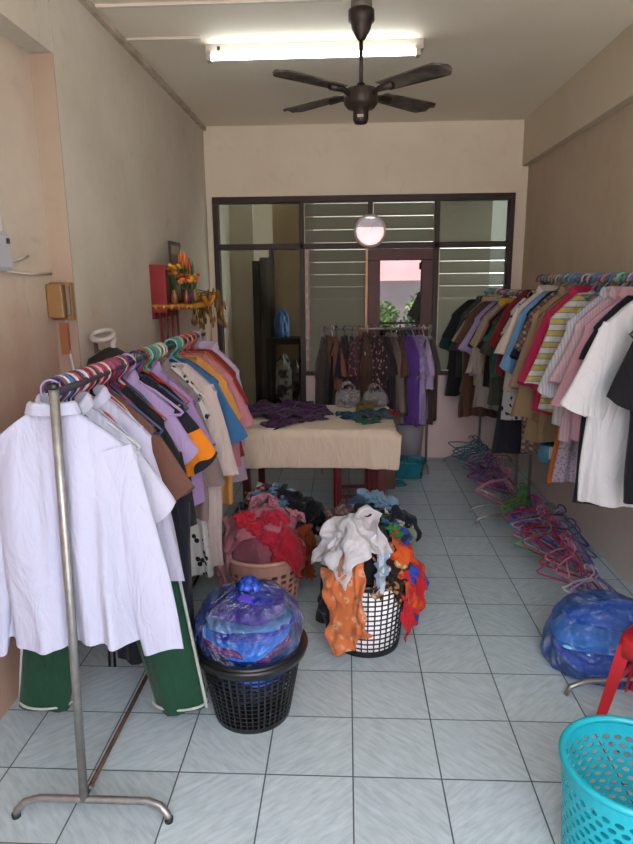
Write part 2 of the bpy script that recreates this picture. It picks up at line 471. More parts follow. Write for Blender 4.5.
def floor_mat():
    m, nt, bs = new_mat('floor_tiles'); L = nt.links
    v = coord(nt)
    mp = nd(nt, 'ShaderNodeMapping'); mp.inputs['Location'].default_value = (-0.024, -0.05, 0); L.new(v, mp.inputs[0])
    br = nd(nt, 'ShaderNodeTexBrick'); br.offset = 0; br.squash = 1
    br.inputs['Scale'].default_value = 1.0; br.inputs['Brick Width'].default_value = 0.3; br.inputs['Row Height'].default_value = 0.3
    br.inputs['Mortar Size'].default_value = 0.0028; br.inputs['Mortar Smooth'].default_value = 0.2; br.inputs['Bias'].default_value = 0.0
    br.inputs['Color1'].default_value = (0.15, 0.15, 0.15, 1); br.inputs['Color2'].default_value = (0.85, 0.85, 0.85, 1)
    L.new(mp.outputs[0], br.inputs['Vector'])
    # slanted grain, turned per tile like laid at random
    sn = nd(nt, 'ShaderNodeVectorMath', operation='SNAP'); sn.inputs[1].default_value = (0.3, 0.3, 10)
    L.new(mp.outputs[0], sn.inputs[0])
    wn = nd(nt, 'ShaderNodeTexWhiteNoise'); L.new(sn.outputs[0], wn.inputs['Vector'])
    ma = nd(nt, 'ShaderNodeMath', operation='GREATER_THAN'); ma.inputs[1].default_value = 0.5; L.new(wn.outputs['Value'], ma.inputs[0])
    def grain(rot):
        q = nd(nt, 'ShaderNodeMapping'); q.inputs['Rotation'].default_value = (0, 0, rot); L.new(v, q.inputs[0])
        q2 = nd(nt, 'ShaderNodeMapping'); q2.inputs['Scale'].default_value = (13, 62, 1); L.new(q.outputs[0], q2.inputs[0])
        n = nd(nt, 'ShaderNodeTexNoise'); n.inputs['Scale'].default_value = 1.0; n.inputs['Detail'].default_value = 4; n.inputs['Distortion'].default_value = 0.4
        L.new(q2.outputs[0], n.inputs['Vector']); return n.outputs['Fac']
    mg = nd(nt, 'ShaderNodeMix', data_type='FLOAT'); L.new(ma.outputs[0], mg.inputs[0]); L.new(grain(0.75), mg.inputs[2]); L.new(grain(-0.7), mg.inputs[3])
    r = ramp(nt, [(0.30, C('#9ea9b0')), (0.52, C('#abb6bd')), (0.72, C('#b5c0c7'))]); L.new(mg.outputs[0], r.inputs[0])
    # tile to tile shade
    hs = nd(nt, 'ShaderNodeMapRange'); hs.inputs[3].default_value = 0.93; hs.inputs[4].default_value = 1.05; L.new(wn.outputs['Value'], hs.inputs[0])
    mu = nd(nt, 'ShaderNodeVectorMath', operation='SCALE'); L.new(r.outputs[0], mu.inputs[0]); L.new(hs.outputs[0], mu.inputs['Scale'])
    mx = nd(nt, 'ShaderNodeMix', data_type='RGBA'); L.new(br.outputs['Fac'], mx.inputs['Factor']); L.new(mu.outputs[0], mx.inputs[6]); mx.inputs[7].default_value = C('#4b5156')
    L.new(mx.outputs[2], bs.inputs['Base Color'])
    bs.inputs['Roughness'].default_value = 0.42
    bs.inputs['Specular IOR Level'].default_value = 0.4
    b = nd(nt, 'ShaderNodeBump'); b.inputs['Strength'].default_value = 0.4; b.inputs['Distance'].default_value = 0.003; b.invert = True
    L.new(br.outputs['Fac'], b.inputs['Height']); L.new(b.outputs[0], bs.inputs['Normal'])
    return m
M_floor = floor_mat()

struct(boxobj('floor', (-1.6, YF, -0.1), (1.8, YR + 0.2, 0), M_floor))
struct(boxobj('ceiling', (-1.6, YF, ZC), (1.8, YR + 0.2, ZC + 0.12), M_ceil))
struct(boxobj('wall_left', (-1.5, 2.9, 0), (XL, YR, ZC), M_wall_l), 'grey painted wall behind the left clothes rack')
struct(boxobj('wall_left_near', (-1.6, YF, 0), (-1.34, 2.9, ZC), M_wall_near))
struct(boxobj('trim_1', (-1.34, 2.893, 0), (XL + 0.001, 2.9, 2.6), M_strip), 'pale plaster strip where the left wall steps in')
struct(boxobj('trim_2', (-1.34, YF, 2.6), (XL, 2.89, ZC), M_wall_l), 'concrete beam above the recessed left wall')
wr_ = MB(); wr_.box((XR, YF, 0), (1.8, 6.15, ZC)); wr_.box((XR, 6.15, 0), (1.8, YR, 0.7)); wr_.box((XR, 6.15, 2.7), (1.8, YR, ZC))  # gap beside the back room is an added, unseen opening to light it
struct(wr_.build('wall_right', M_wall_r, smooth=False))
struct(boxobj('trim_3', (1.50, YF, 2.59), (XR, YB, ZC), M_beam), 'painted beam along the top of the right wall')
wb = MB()
wb.box((XL, YB, 2.37), (XR, YB + 0.12, ZC)); wb.box((XL, YB, 0), (-1.185, YB + 0.12, 2.37)); wb.box((1.455, YB, 0), (XR, YB + 0.12, 2.37))
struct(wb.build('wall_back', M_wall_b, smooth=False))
struct(boxobj('wall_back_lower', (-0.40, YB, 0), (1.455, YB + 0.12, 0.80), M_sill), 'whitewashed wall below the louvre window')
struct(boxobj('wall_front_blocker', (-1.6, YF - 0.12, 0), (-0.72, YF, ZC), M_wall_near))  # unseen piece added across the opening to shade the left floor
# cornice conduit, ceiling joints
M_white = plain('white_paint', '#d2ccc0', 0.5)
struct(boxobj('trim_4', (XL, 2.9, ZC - 0.035), (XL + 0.03, YB, ZC - 0.005), mottled('cornice', '#a89a88', '#c6b9a6', 9, 0.7)), 'strip along the ceiling edge')
struct(boxobj('trim_5', (XL + 0.03, 3.365, ZC - 0.012), (-0.02, 3.385, ZC), M_white))
struct(boxobj('trim_6', (XL + 0.03, 3.80, ZC - 0.012), (-0.80, 3.82, ZC), M_white))

# ---- back room behind the window
M_rear = mottled('rear_room_plaster', '#c4bbac', '#cec6b8', 3, 0.85)
M_rear2 = mottled('rear_room_ochre_plaster', '#9a8468', '#a8937a', 3, 0.85)
rw = MB()
rw.box((-1.24, YR, 0), (1.8, YR + 0.15, ZC))
struct(rw.build('wall_rear', M_rear, smooth=False))
struct(boxobj('wall_partition', (-0.78, 6.95, 0), (-0.35, 7.05, ZC), M_rear2))
struct(boxobj('wall_partition_left', (-1.24, 6.95, 0), (-0.99, 7.05, ZC), M_rear))
ALBEDO = 0.62          # dyed cloth, plastics and timber are darker than the paint
M_darkwood = mottled('dark_wood', '#1d1614', '#2b201c', 12, 0.5)
d1 = thing('door_1', '', ''); del d1['label']; del d1['category']; struct(d1, 'dark door frame in the room behind the glass')
for nm, a, b in (('jamb', (-1.0, 6.88, 0), (-0.93, 7.0, 1.86)), ('jamb', (-0.82, 6.88, 0), (-0.77, 7.0, 1.98))):
    boxobj(nm, a, b, M_darkwood, d1)
boxobj('door_leaf', (-0.935, 6.98, 0.02), (-0.82, 7.01, 1.9), plain('dull_green_door', '#6d756a', 0.6), d1)

# ---- window wall
M_frame = mottled('dark_window_frame', '#1f1513', '#2b1f1b', 18, 0.55)
M_red = mottled('red_brown_sash', '#471316', '#54191c', 14, 0.5)
M_glass = pane_glass('window_glass', '#cac8c0', 0.015)
M_louv = pane_glass('louvre_glass', '#96968c', 0.035, 0.2, 0.62, '#b2b0a2')
M_mirror = pane_glass('sash_glass', '#5a605c', 0.17)
w1 = bpy.data.objects.new('window_1', None); COL.objects.link(w1); struct(w1, 'dark framed window wall with louvres at the end of the room')
w1.location = (0, YB, 0)
Y0, Y1 = YB - 0.03, YB + 0.07
def fr(x0, x1, z0, z1, name='frame_bar', m=None, y0=-0.03, y1=0.07): return boxobj(name, (x0, y0, z0), (x1, y1, z1), m or M_frame, w1, 0.004)
fr(-1.185, 1.455, 2.32, 2.375)                     # head
fr(-1.185, -1.14, 0, 2.32); fr(1.41, 1.455, 0.8, 2.32)
fr(-1.14, 1.41, 1.925, 1.975, 'transom_bar')
fr(-0.42, -0.375, 0, 2.32, 'mullion'); fr(0.77, 0.815, 0.8, 2.32, 'mullion'); fr(0.19, 0.23, 1.975, 2.32, 'mullion')
fr(-0.375, 1.41, 0.795, 0.835, 'sill_bar', plain('sill_dark', '#4a2f2b', 0.6), -0.05)
fr(-1.14, -0.42, 0.0, 0.04, 'threshold')
def pane(x0, x1, z0, z1, m=None): return boxobj('pane', (x0, 0.015, z0), (x1, 0.021, z1), m or M_glass, w1)
pane(-1.14, -0.42, 0.04, 1.925); pane(-1.14, -0.42, 1.975, 2.32)
def louvres(x0, x1, z0, z1, step=0.105):
    b = MB(); k = int(round((z1 - z0) / step)); step = (z1 - z0) / k
    for i in range(k):
        z = z0 + i * step; t = 0.006
        y0, y1 = -0.008, 0.045
        b.add([(x0, y0, z), (x1, y0, z), (x1, y1, z + step * 0.98), (x0, y1, z + step * 0.98), (x0, y0 + t, z), (x1, y0 + t, z), (x1, y1 + t, z + step * 0.98), (x0, y1 + t, z + step * 0.98)],
              [(0, 1, 2, 3), (7, 6, 5, 4), (0, 4, 5, 1), (1, 5, 6, 2), (2, 6, 7, 3), (3, 7, 4, 0)])
    return b.build('louvre_blades', M_louv, w1, smooth=False)
louvres(-0.34, 0.17, 0.84, 1.92); louvres(0.822, 1.414, 0.84, 1.92)
louvres(-0.37, 0.19, 1.98, 2.315, 0.11); louvres(0.235, 0.765, 1.98, 2.315, 0.11); pane(0.815, 1.41, 1.975, 2.32, pane_glass('transom_pane', '#94938a', 0.04, 0.05, 0.35, '#8a8a7c'))
b = MB()
for i in range(11): b.box((-0.372, -0.02, 0.86 + i * 0.097), (-0.345, 0.05, 0.925 + i * 0.097))
b.build('louvre_holder', plain('pink_aluminium', '#b89488', 0.5), w1, smooth=False)
boxobj('louvre_post', (-0.345, -0.01, 0.835), (-0.335, 0.05, 1.925), plain('dull_alu', '#8a8078', 0.45, 0.5), w1)
boxobj('louvre_post', (0.818, -0.01, 0.835), (0.826, 0.05, 1.925), plain('pale_alu', '#cfc4b4', 0.4, 0.3), w1)
boxobj('louvre_post', (0.17, -0.02, 0.835), (0.192, 0.05, 1.925), plain('brass_alu', '#b99a78', 0.4, 0.3), w1)
w2 = bpy.data.objects.new('window_2', None); COL.objects.link(w2); struct(w2, 'red brown window sash with a reflecting pane'); w2.location = (0, YB, 0)
for a, b_ in (((0.19, 1.82), (0.77, 1.92)), ((0.19, 0.84), (0.77, 0.95))):
    boxobj('rail', (a[0], -0.04, a[1]), (b_[0], 0.05, b_[1]), M_red, w2, 0.004)
boxobj('stile', (0.19, -0.04, 0.95), (0.30, 0.05, 1.82), M_red, w2, 0.004)
boxobj('stile', (0.665, -0.04, 0.95), (0.77, 0.05, 1.82), M_red, w2, 0.004)
boxobj('pane', (0.30, 0.0, 0.95), (0.665, 0.006, 1.82), M_mirror, w2)
MB().tube([(0.655, -0.03, 1.80), (0.655, -0.03, 1.74)], 0.006).build('latch', plain('latch_metal', '#181614', 0.4, 0.8), w2)

# ---- street outside the open shop front (seen as reflections)
struct(boxobj('ground', (-9, -14, -0.12), (9, YF, -0.02), mottled('street_concrete', '#d0cec8', '#dedbd4', 2, 0.9)))
struct(boxobj('street_wall', (-7, -10.2, -0.02), (8, -10, 3.6), mottled('mauve_wall', '#6f6670', '#857a80', 1, 0.9)))
M_awn = mottled('pink_awning_cloth', '#dc949a', '#e4a0a4', 3, 0.8)
aw = MB(); aw.add([(-1.2, -6.0, 1.62), (3.2, -6.0, 1.62), (3.2, -7.2, 3.1), (-1.2, -7.2, 3.1)], [(0, 1, 2, 3)])
pts = []
tag(aw.build('street_awning', M_awn, solid=0.02, smooth=False), 'pink awning across the street, mirrored in the red sash window', 'awning')
for k, (x, y, r, c1, c2, lab) in enumerate(((0.9, -5.6, 0.55, '#4d6b32', '#86a35a', 'green bush on the street mirrored low in the red sash pane'),
                                     (2.25, -5.7, 0.7, '#5d7c40', '#9cb573', 'pale green bush on the street mirrored beside the darker one'))):
    bm_ = MB(); rr = random.Random(k)
    for i in range(420):
        a, e = rr.uniform(0, 2 * PI), math.asin(rr.uniform(-0.9, 1)); q = r * rr.uniform(0.7, 1.05)
        p = Vector((q * math.cos(a) * math.cos(e), q * math.sin(a) * math.cos(e), r + q * math.sin(e) * 0.95))
        d1_ = Vector((rr.uniform(-1, 1), rr.uniform(-1, 1), rr.uniform(-1, 1))).normalized() * 0.08; d2_ = d1_.orthogonal().normalized() * 0.04
        bm_.add([p - d1_, p + d2_, p + d1_, p - d2_], [(0, 1, 2, 3)])
    bush = thing('street_bush', lab, 'bush', (x, y, 0))
    bm_.build('foliage', mottled('leaf%d' % k, c1, c2, 3, 0.7), bush, smooth=False)
    MB().tube([(0, 0, -0.02), (0.02, 0, r)], 0.04).build('trunk', plain('bark', '#5a4636', 0.9), bush)
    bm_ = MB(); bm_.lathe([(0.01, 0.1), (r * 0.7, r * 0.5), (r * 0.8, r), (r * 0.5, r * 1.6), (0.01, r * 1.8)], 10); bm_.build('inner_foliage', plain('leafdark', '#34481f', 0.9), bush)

#@@OBJECTS
# ================================================================== CEILING FAN, TUBE LAMP, CLOCK
M_fan = mottled('dusty_dark_brown', '#2c211d', '#43342d', 20, 0.5)
M_blade = mottled('dusty_blade', '#4a403b', '#8a7d72', 14, 0.6)
fan = thing('ceiling_fan', 'dark brown four bladed ceiling fan hanging below the tube lamp', 'fan', (0.07, 3.41, 2.535))
MB().lathe([(0.05, 0.388), (0.062, 0.382), (0.064, 0.335), (0.052, 0.325), (0.046, 0.30), (0.024, 0.26), (0.012, 0.25)], 16).build('ceiling_canopy', M_fan, fan)
MB().lathe([(0.05, 0.424), (0.052, 0.385), (0.03, 0.380)], 16).build('mounting_cup', plain('grey_cup', '#7c7870', 0.5), fan)
MB().tube([(0, 0, 0.27), (0, 0, 0.03)], 0.010, 10).build('down_rod', M_fan, fan)
MB().lathe([(0.02, 0.06), (0.022, 0.036), (0.076, 0.034), (0.084, 0.026), (0.084, -0.028), (0.080, -0.036), (0.066, -0.052), (0.038, -0.056), (0.038, -0.104), (0.030, -0.122), (0.005, -0.124)], 28).build('motor', M_fan, fan)
boxobj('name_plate', (-0.018, -0.042, -0.100), (0.012, -0.036, -0.088), plain('pale_plate', '#b8aea6', 0.4), fan)
for k in range(4):
    a = math.radians((-44, 42, 139, 222)[k])
    ca, sa = math.cos(a), math.sin(a)
    R3 = Matrix.Rotation(a, 4, 'Z') @ Matrix.Rotation(math.radians(-6), 4, 'X')
    nu, nv = 7, 12; V = []
    for j in range(nv):
        t = j / (nv - 1); x = 0.14 + 0.375 * t; w = 0.055 + 0.022 * t
        if t > 0.86: w *= math.sqrt(max(0.12, 1 - ((t - 0.86) / 0.15) ** 2))
        for i in range(nu):
            s = i / (nu - 1) * 2 - 1
            V.append(R3 @ Vector((x, s * w, 0.02 + 0.008 * (1 - s * s))))
    g = MB(); g.grid(V, nu, nv)
    bl = g.build('blade', M_blade, fan, solid=0.006)
    g = MB(); g.tube([R3 @ Vector((x, 0, z)) for x, z in ((0.07, 0.0), (0.12, 0.016), (0.2, 0.017))], [0.012, 0.016, 0.02], 6); g.build('blade_iron', M_fan, fan)

lamp = thing('tube_lamp', 'lit fluorescent tube lamp on the ceiling behind the fan', 'lamp', (-0.19, 3.95, ZC))
boxobj('batten', (-0.61, -0.03, -0.052), (0.62, 0.03, -0.001), plain('lamp_white', '#d8d4c8', 0.4), lamp, 0.004)
mt, nt, bs = new_mat('lit_tube'); bs.inputs['Emission Color'].default_value = (0.95, 1.0, 0.99, 1); bs.inputs['Emission Strength'].default_value = TUBE_STRENGTH
MB().tube([(-0.575, -0.045, -0.075), (0.575, -0.045, -0.075)], 0.016, 12).build('tube', mt, lamp)
for sx in (-1, 1): boxobj('end_cap', (sx * 0.585 - 0.012, -0.062, -0.095), (sx * 0.585 + 0.012, -0.01, -0.045), plain('lamp_cap', '#c8c4b8', 0.5), lamp)
MB().lathe([(0.008, 0), (0.008, -0.018), (0.003, -0.022)], 8, (-0.53, -0.045, -0.02)).build('starter', plain('starter_dark', '#22201e', 0.5), lamp)

clk = thing('wall_clock', 'round white rimmed clock on the window mullion', 'clock', (0.205, YB - 0.035, 2.07))
def disc_y(prof, n=40):
    b = MB(); b.lathe(prof, n); b.v = [(x, -z, y) for (x, y, z) in b.v]; b.f = [f[::-1] for f in b.f]; return b
disc_y([(0.135, 0.0), (0.142, 0.012), (0.136, 0.03), (0.122, 0.034), (0.118, 0.022)], 48).build('rim', plain('clock_rim', '#d9d2c6', 0.35), clk)
disc_y([(0.12, 0.018), (0.119, 0.019)], 40).build('dial', plain('clock_dial', '#d8c0b8', 0.5), clk, smooth=False)
g = MB()
for k in range(12):
    a = k * PI / 6; g.box((0.1 * math.sin(a) - 0.003, -0.0215, 0.1 * math.cos(a) - 0.006), (0.1 * math.sin(a) + 0.003, -0.0195, 0.1 * math.cos(a) + 0.006))
g.build('hour_marks', plain('clock_ink', '#4a4040', 0.5), clk, smooth=False)
for nm, a, ln in (('hour_hand', 5.2, 0.055), ('minute_hand', 0.5, 0.085)):
    MB().tube([(0, -0.023, 0), (ln * math.sin(a), -0.023, ln * math.cos(a))], 0.003, 5).build(nm, plain('clock_ink', '#4a4040', 0.5), clk)
disc_y([(0.119, 0.027), (0.118, 0.028)], 40).build('glass', pane_glass('clock_glass', '#e8e8e8', 0.13), clk, smooth=False)

# ================================================================== LEFT WALL FITTINGS
jb = thing('fuse_box', 'tan wooden fuse box fixed on the pale corner strip', 'box', (-1.285, 2.893, 1.49))
boxobj('board', (-0.055, -0.03, 0), (0.045, 0.0, 0.165), mottled('tan_board', '#a97f4c', '#b98f5c', 8, 0.6), jb, 0.003)
boxobj('cover', (-0.05, -0.075, 0.008), (0.022, -0.03, 0.158), mottled('tan_cover', '#a67a4a', '#b08654', 6, 0.45), jb, 0.006)
boxobj('fuse_strip', (0.026, -0.05, 0.015), (0.042, -0.03, 0.15), plain('grey_fuse', '#8d7f70', 0.5), jb, 0.003)
tag(MB().tube([(-1.285, 2.885, 1.49), (-1.285, 2.885, 1.36), (-1.27, 2.88, 1.26), (-1.25, 2.86, 1.20)], 0.006, 6).build('power_cable', plain('cable_white', '#f0e4da', 0.5)), 'white cable running down from the tan fuse box', 'cable')
boxobj_ = boxobj('cable_cover', (-1.315, 2.872, 1.33), (-1.278, 2.893, 1.475), mottled('orange_board', '#b06d45', '#bb7a52', 8, 0.7)); tag(boxobj_, 'orange brown wooden strip below the fuse box', 'board')
eb = thing('breaker_box', 'grey breaker box on the recessed wall at the picture edge', 'box', (-1.34, 2.40, 1.70))
boxobj('housing', (0, -0.12, 0), (0.05, 0.07, 0.14), plain('grey_housing', '#cfcedc', 0.45), eb, 0.006)
boxobj('front_cover', (0.05, -0.11, 0.012), (0.056, 0.06, 0.128), plain('grey_cover', '#d8d7e2', 0.4), eb, 0.003)
boxobj('switch', (0.056, 0.03, 0.10), (0.062, 0.045, 0.12), plain('switch_dark', '#3a2e30', 0.4), eb)
tag(MB().tube([(-1.325, 2.465, 1.84), (-1.325, 2.48, 2.10), (-1.325, 2.44, 2.60)], 0.012, 8).build('conduit_pipe', plain('conduit_white', '#f0e8e2', 0.5)), 'white conduit pipe rising from the grey breaker box', 'pipe')
tag(MB().tube([(-1.332, 2.50, 1.70), (-1.332, 2.70, 1.69), (-1.332, 2.885, 1.695)], 0.005, 6).build('wall_cable', plain('cable_white', '#f0e4da', 0.5)), 'lower white cable from the breaker box to the corner', 'cable')
tag(MB().tube([(-1.332, 2.50, 1.735), (-1.332, 2.62, 1.75), (-1.332, 2.68, 1.765)], 0.005, 6).build('wall_cable', plain('cable_white', '#f0e4da', 0.5)), 'short upper white cable stub beside the breaker box', 'cable')

# looped stand between rack and wall
ls = thing('handled_stand', 'pale plastic loop handle on a stem above a dark cover behind the left rack', 'stand', (-1.09, 2.95, 0.025))
M_pale = plain('pale_plastic', '#d8ccc4', 0.45)
loop = [(-0.055 + 0.0 + 0.05 * math.cos(a), 0.04 * math.sin(a), 1.385 + 0.02 * math.sin(a)) for a in np.linspace(0, 2 * PI, 25)[:-1]]
g = MB(); g.tube(loop, 0.014, 8, closed=True); g.build('loop', M_pale, ls)
g = MB(); g.tube([(0.0, 0.0, 1.38), (-0.01, 0.0, 1.33), (-0.02, 0.0, 1.24)], [0.012, 0.013, 0.016], 8); g.build('stem', M_pale, ls)
g = MB(); g.tube([(-0.10, 0.02, 1.36), (-0.09, 0.0, 1.31), (-0.02, 0, 1.29)], [0.010, 0.012, 0.012], 8); g.build('bracket', plain('dull_mauve', '#5f4f50', 0.5), ls)
g = MB(); g.lathe([(0.12, 1.12), (0.125, 1.23), (0.105, 1.28), (0.06, 1.305), (0.03, 1.325), (0.012, 1.33)], 18, (-0.02, 0, 0)); g.build('dark_cover', plain('dark_cover', '#2a2220', 0.6), ls)
g = MB(); g.tube([(-0.02, 0, 1.15), (-0.02, 0, 0.0)], 0.014, 8); g.lathe([(0.13, -0.024), (0.13, 0.0), (0.02, 0.01)], 20, (-0.02, 0, 0)); g.build('post', plain('dark_cover', '#2a2220', 0.6), ls)

# ---- shrine shelf
ALBEDO = 0.9
M_shr = mottled('red_lacquer', '#7c1a20', '#93252a', 8, 0.4)
M_gold = mottled('gold_trim', '#b27a1c', '#d09a34', 20, 0.35, 0.4)
sh = thing('altar_shelf', 'red and gold altar shelf on the left wall near the window', 'shelf', (XL, 4.05, 1.36))
boxobj('back_panel', (0.0, 0.0, 0.06), (0.015, 0.62, 0.40), M_shr, sh, 0.003)
boxobj('side_panel', (0.0, -0.004, 0.10), (0.10, 0.012, 0.40), M_shr, sh, 0.003)
boxobj('shelf_board', (0.0, 0.0, 0.12), (0.24, 0.62, 0.14), M_shr, sh, 0.003)
for i in range(14): MB().lathe([(0.002, 0.0), (0.012, 0.012), (0.012, 0.03), (0.004, 0.04)], 8, (0.25, 0.02 + i * 0.045, 0.115)).build('gold_bead', M_gold, sh)
for i in range(5): MB().lathe([(0.002, 0.0), (0.012, 0.012), (0.012, 0.03), (0.004, 0.04)], 8, (0.03 + i * 0.05, -0.008, 0.115)).build('gold_bead', M_gold, sh)
g = None
boxobj('gold_rail', (0.0, -0.006, 0.138), (0.255, 0.62, 0.152), M_gold, sh)
for i in range(4):
    y = 0.05 + i * 0.14
    boxobj('hanging_strip', (0.03, y, -0.12), (0.04, y + 0.03, 0.12), M_shr, sh)
    MB().lathe([(0.003, 0.0), (0.012, -0.01), (0.008, -0.04), (0.004, -0.06)], 8, (0.035, y + 0.015, -0.12)).build('tassel', M_gold, sh)
pf = thing('picture_frame', 'narrow dark framed picture leaning on the wall above the altar shelf', 'picture', (XL + 0.09, 4.19, 1.512))
g = MB()
for a, b in (((0, 0, 0), (0.015, 0.26, 0.02)), ((0, 0, 0.38), (0.015, 0.26, 0.40)), ((0, 0, 0.02), (0.015, 0.02, 0.38)), ((0, 0.24, 0.02), (0.015, 0.26, 0.38))): g.box(a, b)
g.build('frame', plain('frame_dark', '#2a211e', 0.35), pf, smooth=False)
boxobj('picture', (0.002, 0.02, 0.02), (0.008, 0.24, 0.38), mottled('faded_picture', '#4a5560', '#8d8578', 6, 0.3, bump=0), pf)
boxobj('pale_top', (0.008, 0.02, 0.32), (0.010, 0.24, 0.375), plain('pale_mat', '#a09a8e', 0.4), pf)
def flowers(name, label, loc, cols, n, h, spread, seed, vase='#8a5a30', cat='flowers', long=False):
    rr = random.Random(seed); t = thing(name, label, cat, loc)
    MB().lathe([(0.016, 0), (0.022, 0.02), (0.024, 0.05), (0.014, 0.08), (0.018, 0.09)], 12).build('vase', plain('vase' + vase, vase, 0.3), t)
    st = MB()
    for c in cols: pass
    heads = {c: MB() for c in cols}
    for i in range(n):
        a = rr.uniform(0, 2 * PI); q = rr.uniform(0, spread); z = h * rr.uniform(0.55, 1.0)
        p = (q * math.cos(a), q * math.sin(a), 0.08 + z)
        st.tube([(0, 0, 0.07), (p[0] * 0.5, p[1] * 0.5, 0.07 + z * 0.55), p], 0.0025, 5)
        c = cols[i % len(cols)]; r = rr.uniform(0.014, 0.022)
        if long: heads[c].lathe([(0.001, -0.05), (r * 0.5, -0.02), (r * 0.4, 0.02), (0.001, 0.05)], 6, p)
        else: heads[c].lathe([(0.001, -r * 0.7), (r * 0.8, -r * 0.4), (r, 0), (r * 0.7, r * 0.5), (0.001, r * 0.6)], 8, p)
    st.build('stems', plain('stem_green', '#3c5a30', 0.7), t)
    for c, b in heads.items(): b.build('blossoms', plain('blossom' + c, c, 0.6), t)
    return t
flowers('flower_vase', 'vase of orange and yellow flowers at the near end of the altar shelf', (XL + 0.12, 4.17, 1.512), ['#d88a1e', '#c8641e', '#e0a838'], 13, 0.17, 0.06, 1)
flowers('flower_vase', 'vase of tall orange flower spikes behind the picture on the altar shelf', (XL + 0.13, 4.40, 1.512), ['#cc5a1e', '#d67a20'], 8, 0.26, 0.05, 2, '#6a2a2a', long=True)
flowers('flower_vase', 'vase of green leaves and red buds at the far end of the altar shelf', (XL + 0.13, 4.56, 1.512), ['#2f7a3c', '#46924e', '#b03030'], 12, 0.18, 0.06, 3, '#3a6a3a', long=True)
flowers('flower_vase', 'low vase of yellow and red flowers in front of the picture on the altar shelf', (XL + 0.20, 4.16, 1.512), ['#e0b030', '#b8342c', '#e08a2a'], 16, 0.10, 0.055, 8, '#7a3a2a')
flowers('flower_vase', 'low vase of orange flowers in the middle front of the altar shelf', (XL + 0.20, 4.40, 1.512), ['#e09a2a', '#c84a24'], 14, 0.11, 0.055, 9, '#8a6a2a')
cup = tag(MB().lathe([(0.015, 0), (0.026, 0.03), (0.03, 0.06), (0.027, 0.06), (0.012, 0.01)], 14).build('offering_cup', plain('purple_cup', '#5a3c7a', 0.3), loc=(XL + 0.19, 4.27, 1.512)), 'small purple offering cup at the front of the altar shelf', 'cup')
gar = thing('flower_garland', 'string of yellow orange garland draped along the far altar edge', 'garland', (XL + 0.27, 4.36, 1.50))
g = MB()
for i in range(22):
    t = i / 21; p = (0.0, 0.32 * t, 0.045 - 0.05 * math.sin(PI * t)); g.lathe([(0.001, -0.013), (0.015, -0.005), (0.015, 0.006), (0.001, 0.013)], 8, p)
g.build('blossom_string', plain('garland_orange', '#d9861c', 0.6), gar)
MB().tube([(0, 0.32 * i / 10, 0.045 - 0.05 * math.sin(PI * i / 10)) for i in range(11)], 0.003, 5).build('thread', plain('thread', '#c8b060', 0.7), gar)
dry = thing('dried_bunch', 'drooping bunch of dried golden grass hanging beside the altar shelf', 'dried flowers', (XL + 0.21, 4.72, 1.55))
rr = random.Random(5); g = MB(); g2 = MB()
for i in range(80):
    a = rr.uniform(0, 2 * PI); q = rr.uniform(0.03, 0.15); z = rr.uniform(-0.22, 0.04)
    p = Vector((q * math.cos(a) * 0.9, q * math.sin(a), z))
    g.tube([(0, 0, 0.03), (p.x * 0.7, p.y * 0.7, 0.02), p], 0.0022, 4)
    g2.lathe([(0.001, -0.03), (0.009, -0.012), (0.008, 0.01), (0.001, 0.025)], 6, p)
g.build('stalks', plain('straw', '#8a6a30', 0.8), dry); g2.build('dried_foliage', mottled('dry_gold', '#7d5a24', '#a87c34', 30, 0.8), dry)
MB().tube([(0, 0, 0.03), (-0.1, 0, 0.05), (-0.21, 0, 0.05)], 0.004, 5).build('hook', plain('hook_wire', '#555555', 0.4, 0.8), dry)

ALBEDO = 0.62
# ================================================================== HANGERS AND GARMENTS
def hanger_mesh(w=0.2, drop=0.14, r=0.0055, style=0):
    """hook rests with its inside at z = 0 (top of a rail of radius ~12 mm)"""
    b = MB()
    hk = arc((0, 0, -0.012), 0.030, 205, -55, 11)
    hk = [p for p in hk]
    neck = [(0.0, 0, -0.054), (0.0, 0, -0.066)]
    b.tube(hk[:] + [(0.006, 0, -0.047)] + neck, r * 0.85, 6)
    z0 = -0.066; zb = z0 - drop
    tri = [(0, 0, z0), (w * 0.5, 0, z0 - drop * 0.42), (w * 0.95, 0, zb + 0.008), (w, 0, zb - 0.002), (w * 0.95, 0, zb - 0.012), (0, 0, zb - 0.014), (-w * 0.95, 0, zb - 0.012), (-w, 0, zb - 0.002), (-w * 0.95, 0, zb + 0.008), (-w * 0.5, 0, z0 - drop * 0.42)]
    b.tube(tri, r, 6, closed=True)
    if style: b.tube([(-w * 0.45, 0, zb - 0.013), (-w * 0.45, 0, z0 - drop * 0.4)], r * 0.7, 5); b.tube([(w * 0.45, 0, zb - 0.013), (w * 0.45, 0, z0 - drop * 0.4)], r * 0.7, 5)
    return b.mesh('clothes_hanger')
HM_SMALL = hanger_mesh(0.13, 0.15, 0.0055)
HM = [hanger_mesh(), hanger_mesh(0.195, 0.15, 0.0055, 1), hanger_mesh(0.185, 0.13, 0.004)]
HCOL = {'pink': '#d9799c', 'magenta': '#b82f74', 'red': '#b3242c', 'navy': '#2c3a6a', 'blue': '#3f74b8', 'sky blue': '#78b4d2', 'green': '#3d9a5a', 'mint': '#8fcfb4', 'lime': '#58b838', 'purple': '#6f4c9c', 'lilac': '#b39ad0', 'white': '#d8d4d0', 'cream': '#d3bfa4', 'grey': '#7c7c84', 'teal': '#2f7f86', 'orange': '#c9703a', 'olive': '#98a85c', 'black': '#1d1c20', 'pale pink': '#e2b4bc'}
